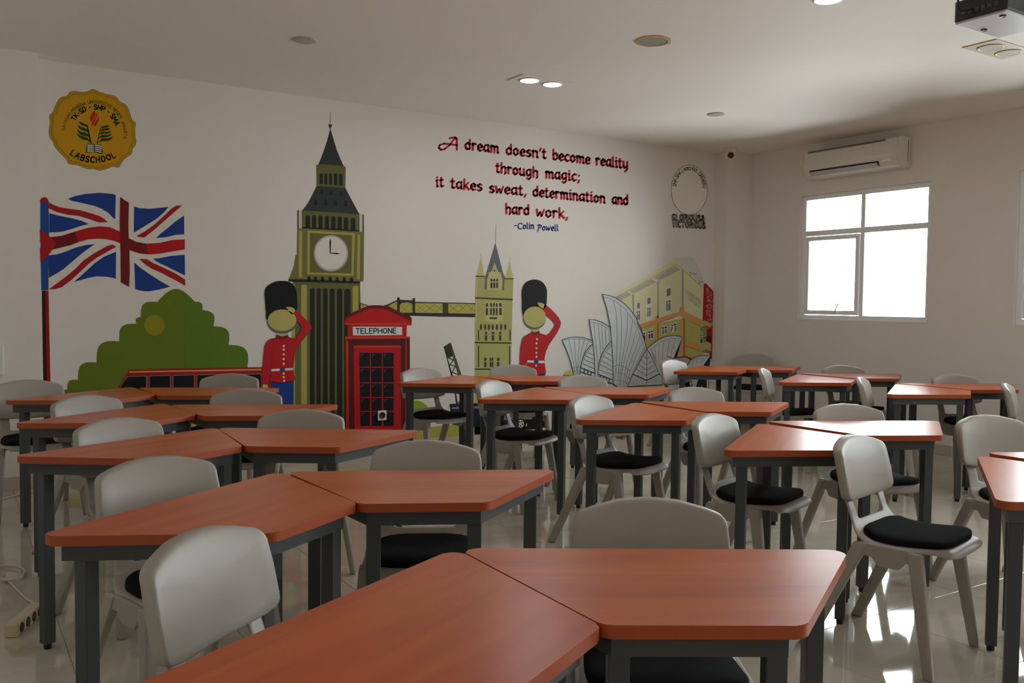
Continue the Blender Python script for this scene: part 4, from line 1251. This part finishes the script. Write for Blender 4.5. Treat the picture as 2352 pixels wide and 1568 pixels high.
dt = P2([(412, 655), (330, 800), (120, 1190), (0, 1452), (380, 1430), (740, 1415), (700, 1230), (660, 1150), (560, 920), (480, 760)])
et = P2([(412, 655), (520, 560), (640, 470), (760, 410), (880, 378), (1000, 372), (1100, 385), (1165, 410), (1060, 650), (980, 850), (990, 1250), (740, 1415), (660, 1150), (560, 900), (470, 740)])
ft = P2([(1265, 1000), (1330, 900), (1450, 820), (1580, 785), (1765, 785), (1630, 975), (1500, 1250), (1440, 1490), (1240, 1490), (1000, 1250)])
m.add('right_shell', SW, [ft], 8)
m.add('right_glass', SW, [P2([(1000, 1230), (1300, 1230), (1340, 1490), (1000, 1490)]), P2([(840, 820), (920, 830), (1000, 872), (900, 905), (860, 862)])], 8)
m.add('navy_flank', NVY, [P2([(1762, 798), (1750, 980), (1740, 1040), (1600, 1300), (1560, 1500), (1445, 1500), (1520, 1250), (1640, 960)]), P2([(1165, 418), (1115, 600), (1070, 770), (1050, 860), (975, 850), (1030, 680), (1090, 530)])], 8)
m.add('front_shell', SW, [et], 9)
m.add('left_shell', SW, [a1], 8)
m.add('second_shell', SW, [b1], 9)
m.add('tall_shell', (212, 220, 220), [ct], 10)
m.add('glass_front', (208, 216, 216), [dt], 10)
m.add('rim', RIM, [O([(530, 845), (480, 880), (420, 960), (370, 1080), (345, 1190), (352, 1210), (400, 1082), (460, 962), (535, 887)]), O([(810, 790), (730, 880), (670, 980), (620, 1120), (605, 1250), (613, 1262), (660, 1112), (720, 982), (815, 872)]),
      P2([(385, 580), (300, 730), (200, 930), (100, 1150), (20, 1310), (50, 1305), (130, 1172), (232, 962), (332, 802), (412, 662)]), P2([(470, 640), (500, 640), (600, 850), (655, 1010), (560, 870)])], 11)
RB = [O(P) for P in ([(170, 778), (205, 950), (240, 1130), (265, 1310)], [(250, 770), (262, 950), (280, 1180), (290, 1318)], [(325, 768), (315, 950), (300, 1180), (300, 1318)], [(402, 785), (360, 950), (325, 1150), (318, 1318)], [(460, 815), (390, 1000), (340, 1190)], [(75, 797), (170, 772), (320, 765), (440, 795), (525, 828)],
      [(218, 1205), (275, 1190), (340, 1195)], [(232, 1250), (335, 1250)], [(545, 530), (580, 900), (600, 1200)], [(605, 540), (640, 860), (640, 1060)], [(660, 560), (680, 930)], [(712, 590), (728, 880)], [(775, 625), (775, 800)], [(485, 515), (600, 535), (700, 580), (790, 635)],
      [(835, 195), (880, 400), (893, 700), (880, 1100), (855, 1400)], [(935, 265), (960, 500), (955, 800), (920, 1200), (895, 1480)], [(1052, 385), (1040, 650), (990, 950), (940, 1250), (920, 1480)], [(1125, 490), (1080, 760), (1010, 1050), (955, 1300), (940, 1480)], [(1185, 600), (1130, 830), (1030, 1150), (975, 1480)],
      [(1235, 730), (1160, 930), (1060, 1200), (1000, 1480)], [(1262, 830), (1180, 1010), (1075, 1290), (1020, 1480)], [(690, 140), (790, 170), (890, 220), (1000, 315), (1100, 440), (1200, 620), (1290, 880)], [(830, 1185), (900, 1165), (980, 1175), (1085, 1250)], [(835, 1300), (920, 1278), (1000, 1300), (1080, 1370)], [(835, 1400), (900, 1388), (980, 1400), (1050, 1450)])]
RB += [P2(P) for P in ([(585, 600), (590, 850)], [(670, 545), (655, 900)], [(770, 490), (735, 900)], [(892, 435), (830, 880)], [(1018, 425), (900, 880)], [(455, 720), (560, 600), (680, 520), (800, 465), (930, 430), (1060, 425), (1135, 435)], [(1385, 920), (1380, 1000)], [(1480, 870), (1460, 960)], [(1600, 830), (1560, 940)], [(1270, 1000), (1400, 880), (1540, 820), (1730, 800)],
      [(140, 1215), (60, 1420)], [(190, 1240), (110, 1425)], [(240, 1262), (160, 1425)], [(300, 1285), (215, 1425)], [(355, 1305), (290, 1425)], [(410, 1325), (350, 1420)], [(430, 1325), (480, 1410)], [(480, 1300), (550, 1410)], [(520, 1275), (610, 1405)], [(560, 1250), (660, 1400)], [(600, 1230), (700, 1400)], [(1345, 1330), (1440, 1350)], [(1375, 1410), (1430, 1425)])]
m.add('rib', RIB, [s for P in RB for s in stroke(P, .75, n=6)], 12)
CH = [O(P) for P in ([(450, 975), (540, 1012)], [(420, 1022), (548, 1080)], [(400, 1082), (552, 1142)], [(375, 1140), (552, 1218)], [(735, 970), (820, 1030)], [(700, 1035), (825, 1112)], [(665, 1100), (828, 1195)], [(645, 1160), (828, 1250)], [(620, 1235), (830, 1310)])]
CH += [P2(P) for P in ([(410, 670), (410, 1410)], [(330, 800), (410, 860), (480, 820)], [(290, 890), (410, 990), (525, 910)], [(235, 975), (410, 1105), (565, 1005)], [(180, 1080), (410, 1215), (600, 1100)])]
m.add('glazing_line', (88, 94, 124), [s for P in CH for s in stroke(P, 1.0, n=6)], 12)
OL = [O(P) for P in ([(68, 788), (150, 757), (260, 741), (380, 749), (460, 775), (530, 806)], [(68, 788), (120, 910), (180, 1060), (215, 1190), (245, 1318)], [(560, 1325), (550, 1050), (525, 800), (490, 600), (473, 481), (560, 485), (660, 520), (740, 565), (795, 610)], [(345, 1190), (370, 1080), (420, 960), (480, 880), (530, 845)], [(335, 1318), (345, 1190)],
      [(605, 1330), (605, 1250), (620, 1120), (670, 980), (730, 880), (810, 790)], [(832, 1440), (828, 1100), (792, 600), (740, 330), (672, 101), (760, 116), (880, 161), (980, 226), (1080, 321), (1170, 441), (1240, 601), (1290, 720)])]
OL += [P2(P) for P in ([(200, 90), (300, 300), (375, 520), (412, 660)], [(412, 662), (310, 830), (120, 1190), (0, 1450)], [(412, 660), (480, 760), (560, 920), (660, 1150), (705, 1240)], [(412, 655), (520, 560), (640, 470), (760, 410), (880, 378), (1000, 372), (1100, 385), (1165, 412)], [(1265, 1000), (1330, 900), (1450, 820), (1580, 785), (1765, 787)], [(850, 820), (920, 832), (990, 866)], [(1335, 1290), (1380, 1460)])]
for P in OL: m.add('outline', (60, 66, 96), stroke(P, 1.5, n=6), 13)
NL = [O(P) for P in ([(355, 1205), (555, 1285)], [(345, 1265), (500, 1318)], [(400, 1225), (395, 1280)], [(455, 1250), (450, 1300)], [(505, 1270), (495, 1318)], [(605, 1300), (828, 1385)], [(640, 1320), (640, 1345)], [(690, 1338), (690, 1360)], [(730, 1352), (730, 1380)], [(775, 1370), (770, 1420)], [(750, 1425), (830, 1442), (880, 1480)])]
NL += [P2(P) for P in ([(120, 1190), (410, 1320), (675, 1185)], [(0, 1455), (380, 1432), (740, 1415)], [(1240, 1365), (1350, 1358)], [(1250, 1440), (1365, 1438)], [(1262, 1365), (1262, 1440)], [(1305, 1362), (1305, 1440)])]
for P in NL: m.add('dark_trim', NVY, stroke(P, 2.0, n=6), 13)
m.add('yellow_boat', (200, 198, 90), [O([(85, 1318), (145, 1248), (228, 1248), (240, 1318)])], 7)
m.add('boat_hull', NVY, stroke(O([(85, 1320), (240, 1320)]), 1.6, n=6), 8)
m.done()

# ---- second emblem: oval badge, its figure left out, lettering kept
c = crop(1510, 360, 8.713)
m = Mural('oval_badge_mural', 'painted white oval badge with dark arched lettering and grey block letters beneath', 'mural')
m.add('ring', (58, 48, 40), [c(ell(637, 665, 366, 503, 60))], 1)
m.add('field', (240, 236, 224), [c(ell(637, 665, 357, 494, 60))], 2)
m.add('arched_lettering', (36, 32, 34), [c(P) for P in arc_word('SMP-SMA LABSCHOOL CIRENDEU', 640, 645, 305, 412, 172, 3, 62, 11, gap=.22)], 3)
for t_, x0, x1, y0, y1 in (('GLORIOUS&', 300, 940, 1262, 1290), ('VICTORIOUS', 302, 950, 1402, 1432)):
    m.add('block_lettering', (50, 50, 48), [c(P) for P in word(t_, x0, y0, x1, y1, 112, 34, CAPS, gap=.34)], 3)
    m.add('block_lettering', (158, 158, 154), [c(P) for P in word(t_, x0, y0, x1, y1, 112, 22, CAPS, gap=.34)], 4)
m.done()

# ---- power socket on the painted telephone box
s_ = empty('power_socket', (-4.371, -0.0048, 0.332))
tag(s_, 'white square power socket on the painted telephone box', 'socket')
obj('plate', newbox(-.041, .041, -.011, 0, -.043, .043, .004), WHITE, s_)
bm = bmesh.new()
lathe(bm, [(.030, 0), (.030, .004), (.026, .006), (.024, .001)], 28)
bmesh.ops.rotate(bm, verts=bm.verts, cent=(0, 0, 0), matrix=Matrix.Rotation(PI / 2, 3, 'X'))
bmesh.ops.translate(bm, verts=bm.verts, vec=(0, -.010, 0))
obj('socket_well', bm, mat('socket well', (120, 118, 114), .5), s_, True)
bm = bmesh.new()
for sx in (-.0095, .0095):
    bmesh.ops.create_cone(bm, cap_ends=True, segments=10, radius1=.003, radius2=.003, depth=.003, matrix=Matrix.Translation((sx, -.0155, 0)) @ Matrix.Rotation(PI / 2, 4, 'X'))
obj('pin_hole', bm, RUBBER, s_)
# ------------------------------------------------------------------ on the ceiling and walls
LAMP = mat('lit lamp', (255, 255, 255), .4, emit=26)
DIM = mat('lamp diffuser', (206, 208, 200), .3)
CREAM = mat('cream panel', (206, 192, 164), .45)
for i, (x, y, on, lb) in enumerate(((-3.752, -1.508, True, 'twin round ceiling lamp, lit, above the quotation'), (-3.60, -3.905, True, 'twin round ceiling lamp, lit, just above the top of the photo'),
                                (-1.80, -3.905, False, 'twin round ceiling lamp, unlit, under the projector'),
                                (-3.60, -6.3, True, 'unseen lit twin ceiling lamp added to brighten the window side, middle row'), (-1.80, -6.3, True, 'unseen lit twin ceiling lamp added to brighten the window side, window row'),  # out-of-view lamps, this line and the next, added to brighten the window wall
                                (-3.60, -8.6, True, 'unseen lit twin ceiling lamp added near the rear wall for fill, middle row'), (-1.80, -8.6, True, 'unseen lit twin ceiling lamp added near the rear wall for fill, window row'))):
    r = empty('twin_ceiling_lamp', (x, y, H))
    tag(r, lb, 'ceiling lamp', 'twin ceiling lamps')
    if i < 2: r.rotation_euler = (0, 0, 0)
    bm = newbox(-.235, .235, -.112, .112, -.006, -.0005, .002, 1)
    obj('panel', bm, CREAM if not on else CEIL, r)
    for sx in (-.104, .104):
        bm = bmesh.new()
        lathe(bm, [(.0005, -.0065), (.078, -.0065), (.078, -.011), (.070, -.012), (.066, -.008), (.0005, -.008)], 36, (sx, 0, 0))
        obj('ring', bm, CREAM if not on else WHITE, r, True)
        bm = bmesh.new()
        lathe(bm, [(.0005, -.0085), (.065, -.0085), (.065, -.0105), (.0005, -.0115)], 36, (sx, 0, 0))
        obj('diffuser', bm, LAMP if on else DIM, r)
for x, y, r_, lb in ((-5.6, -1.519, .078, 'small round ceiling cover above the clock tower spire'), (-1.85, -1.445, .080, 'small round ceiling cover near the camera corner')):
    bm = bmesh.new()
    lathe(bm, [(.0005, -.0005), (r_, -.0005), (r_, -.004), (r_ - .008, -.007), (.0005, -.006)], 36)
    o = obj('ceiling_cover', bm, mat('ceiling cover', (184, 176, 162), .5), None, True)
    o.location = (x, y, H)
    tag(o, lb, 'ceiling cover')
# ragged cut-out with a recessed speaker
r = empty('ceiling_speaker', (-3.750, -2.770, H))
tag(r, 'round ceiling speaker with ragged tan cut-out rim', 'speaker')
random.seed(5)
bm = bmesh.new()
n = 48
ri, ro = [], []
for k in range(n):
    a = 2 * PI * k / n
    rr = .112 + random.uniform(-.003, .006) + (.010 if 24 < k < 36 or k > 44 else 0)
    ri.append((.094 * math.cos(a), .094 * math.sin(a)))
    ro.append((rr * math.cos(a), rr * math.sin(a)))
lv = [[bm.verts.new((x, y, z)) for x, y in P] for P, z in ((ri, -.0005), (ri, -.006), (ro, -.004), (ro, -.0005))]
for q_ in range(4):
    a_, b_ = lv[q_], lv[(q_ + 1) % 4]
    for k in range(n): bm.faces.new((a_[k], a_[(k + 1) % n], b_[(k + 1) % n], b_[k]))
bmesh.ops.recalc_face_normals(bm, faces=list(bm.faces))
obj('ragged_rim', bm, mat('torn board edge', (196, 164, 108), .8, var=.25, vscale=60), r)
bm = bmesh.new()
lathe(bm, [(.0005, -.0005), (.094, -.0005), (.094, -.0035), (.0005, -.003)], 40)
obj('grille', bm, mat('speaker grille', (150, 148, 138), .7), r)

# security camera
r = empty('security_camera', (-0.461, -0.284, H))
tag(r, 'white dome security camera on the ceiling at the far column', 'camera')
bm = bmesh.new(); lathe(bm, [(.0005, -.0005), (.062, -.0005), (.062, -.014), (.052, -.026), (.0005, -.026)], 32)
obj('base', bm, WHITE, r, True)
bm = bmesh.new()
dv = (CAM - Vector((-0.461, -0.284, 2.93))).normalized()
bmesh.ops.create_uvsphere(bm, u_segments=28, v_segments=18, radius=.052, matrix=Matrix.Translation((0, 0, -.062)))
obj('eyeball', bm, WHITE, r, True)
bm = bmesh.new()
aim = Vector((-.62, -.74, -.25)).normalized()
bmesh.ops.create_cone(bm, cap_ends=True, segments=28, radius1=.034, radius2=.031, depth=.012, matrix=Matrix.Translation(Vector((0, 0, -.062)) + aim * .048) @ aim.to_track_quat('Z', 'Y').to_matrix().to_4x4())
obj('lens_window', bm, mat('camera glass', (22, 26, 32), .08, .6), r)

# air conditioner on the window wall
AY0, AY1 = -2.100, -1.045
r = empty('air_conditioner', (0, (AY0 + AY1) / 2, 2.62))
tag(r, 'white split air conditioner mounted above the window', 'air conditioner')
ACM = mat('air conditioner shell', (222, 218, 208), .35)
hl = (AY1 - AY0) / 2
prof = [(-.002, .285), (-.12, .288), (-.165, .278), (-.190, .255), (-.202, .20), (-.205, .13), (-.200, .075), (-.188, .050), (-.165, .020), (-.13, .004), (-.08, -.002), (-.002, 0)]
def extr(bm, P, y0, y1):
    a = [bm.verts.new((x, y0, z)) for x, z in P]
    b = [bm.verts.new((x, y1, z)) for x, z in P]
    bm.faces.new(a); bm.faces.new(list(reversed(b)))
    for i in range(len(P)): bm.faces.new((a[i], b[i], b[(i + 1) % len(P)], a[(i + 1) % len(P)]))
    bmesh.ops.recalc_face_normals(bm, faces=list(bm.faces))
bm = bmesh.new(); extr(bm, prof, -hl, hl)
bmesh.ops.bevel(bm, geom=[e_ for e_ in bm.edges if abs(e_.verts[0].co.y - e_.verts[1].co.y) < 1e-6], offset=.006, segments=2, affect='EDGES')
o = obj('housing', bm, ACM, r)
bm = bmesh.new(); extr(bm, [(-.198, .262), (-.209, .20), (-.2115, .13), (-.2065, .078), (-.200, .080), (-.200, .2)], -hl + .012, hl - .012)
obj('front_panel', bm, ACM, r)
bm = bmesh.new(); extr(bm, [(-.1895, .262), (-.1995, .246), (-.205, .246), (-.196, .266)], -hl + .13, hl - .045)
obj('intake_slot', bm, mat('intake slot', (110, 100, 92), .6), r)
bm = bmesh.new(); extr(bm, [(-.196, .070), (-.2045, .070), (-.178, .029), (-.168, .026)], -hl + .20, hl - .07)
obj('air_outlet', bm, mat('outlet slot', (38, 42, 54), .6), r)
bm = newbox(-.004, .004, -hl + .21, hl - .08, -.022, .022, .002)
fl = obj('louvre', bm, mat('louvre', (196, 190, 184), .4), r)
fl.location = (-.196, 0, .040)
fl.rotation_euler = (0, math.radians(-58), 0)
bm = newbox(-.2085, -.200, -hl + .06, -hl + .17, .056, .074, .001)
obj('display', bm, mat('display strip', (236, 238, 234), .3), r)
bm = newbox(-.05, -.035, -hl - .0015, -hl + .001, .06, .25)
obj('side_label', bm, mat('side label', (150, 144, 142), .5), r)

# projector
r = empty('ceiling_projector', (-3.39, -4.80, 2.65))
tag(r, 'dark ceiling projector with a pale underside, cut off at top right', 'projector')
PJ = mat('projector black', (34, 36, 40), .4)
obj('body', newbox(-.187, .187, -.13, .118, .004, .10, .008), PJ, r)
obj('underside_cover', newbox(-.183, .183, -.124, .114, -.004, .006, .003), mat('projector underside', (188, 186, 190), .4), r)
bm = bmesh.new()
bmesh.ops.create_cone(bm, cap_ends=True, segments=28, radius1=.046, radius2=.042, depth=.05, matrix=Matrix.Translation((.06, -.14, .045)) @ Matrix.Rotation(PI / 2, 4, 'X'))
obj('lens', bm, mat('lens ring', (20, 22, 26), .3), r, True)
for k in range(6):
    obj('port', newbox(-.190, -.186, -.09 + .03 * k, -.072 + .03 * k, .03, .05, .001), mat('port', (70, 72, 74), .5), r)
for fx, fy in ((-.13, -.08), (.13, -.08), (0, .08)):
    bm = bmesh.new(); lathe(bm, [(.012, -.010), (.014, -.006), (.014, .002), (.008, .004)], 14, (fx, fy, 0))
    obj('foot', bm, PJ, r, True)
bm = newbox(-.09, .09, -.09, .09, .10, .118, .004); obj('mount_plate', bm, PJ, r)
bm = bmesh.new(); tube(bm, [(0, 0, .11), (0, 0, .35)], .02, 14); obj('mount_pole', bm, WHITE, r)
bm = bmesh.new()
tube(bm, [tuple(p) for p in cat_rom([(-.186, .03, .045), (-.25, .05, .035), (-.265, .05, .09), (-.22, .03, .16), (-.12, .01, .21), (-.02, 0, .30), (-.01, 0, .348)], 8)], .005, 8)
obj('cable', bm, RUBBER, r, True)

# power strip and its lead on the floor, left
a_, b_ = Vector((-7.375, -3.225)), Vector((-7.262, -2.98))
r = empty('power_strip', ((a_.x + b_.x) / 2, (a_.y + b_.y) / 2, 0), math.atan2(b_.y - a_.y, b_.x - a_.x))
tag(r, 'cream four-way power strip on the floor at lower left', 'power strip')
hlen = (b_ - a_).length / 2
STR = mat('cream plastic', (206, 192, 158), .45)
obj('housing', newbox(-hlen, hlen, -.024, .024, .001, .050, .005), STR, r)
for k in range(4):
    bm = bmesh.new()
    bmesh.ops.create_cone(bm, cap_ends=True, segments=24, radius1=.0195, radius2=.0195, depth=.004, matrix=Matrix.Translation((-hlen + .045 + k * (2 * hlen - .09) / 3, -.0245, .026)) @ Matrix.Rotation(PI / 2, 4, 'X'))
    obj('socket', bm, mat('socket dark', (74, 64, 52), .6), r, True)
LEAD = mat('white cable', (200, 190, 170), .5)
bm = bmesh.new()
tube(bm, [tuple(p) for p in cat_rom([(-7.262, -2.975, .022), (-7.255, -2.90, .008), (-7.291, -2.758, .007), (-7.325, -2.56, .007), (-7.34, -2.47, .007), (-7.38, -2.36, .007), (-7.46, -2.28, .007), (-7.50, -2.20, .009), (-7.42, -2.18, .012), (-7.312, -2.215, .013),
          (-7.27, -2.31, .013), (-7.285, -2.42, .013), (-7.33, -2.47, .016), (-7.40, -2.42, .016), (-7.55, -2.25, .008), (-7.9, -2.1, .007), (-8.3, -1.9, .007)], 8)], .006, 8)
tag(obj('strip_cable', bm, LEAD, None, True), 'looped pale cable running from the power strip to the left', 'cable')
bm = bmesh.new()
tube(bm, [tuple(p) for p in cat_rom([(-8.3, -.90, .006), (-7.8, -.78, .006), (-7.45, -.62, .006), (-7.292, -.493, .006), (-7.185, -.40, .006), (-7.08, -.33, .006), (-6.98, -.16, .006), (-6.90, -.10, .006), (-6.82, -.09, .006), (-6.6, -.10, .006)], 8)], .005, 8)
tag(obj('floor_cable', bm, LEAD, None, True), 'thin white cable lying along the pilaster at the far left', 'cable')
r = obj('wall_box', newbox(-.09, .09, -.03, 0, -.1, .1, .006), WHITE)
r.location = (-7.335, -PC, .898)
tag(r, 'white box on the pilaster at the left edge of the photo', 'wall box')
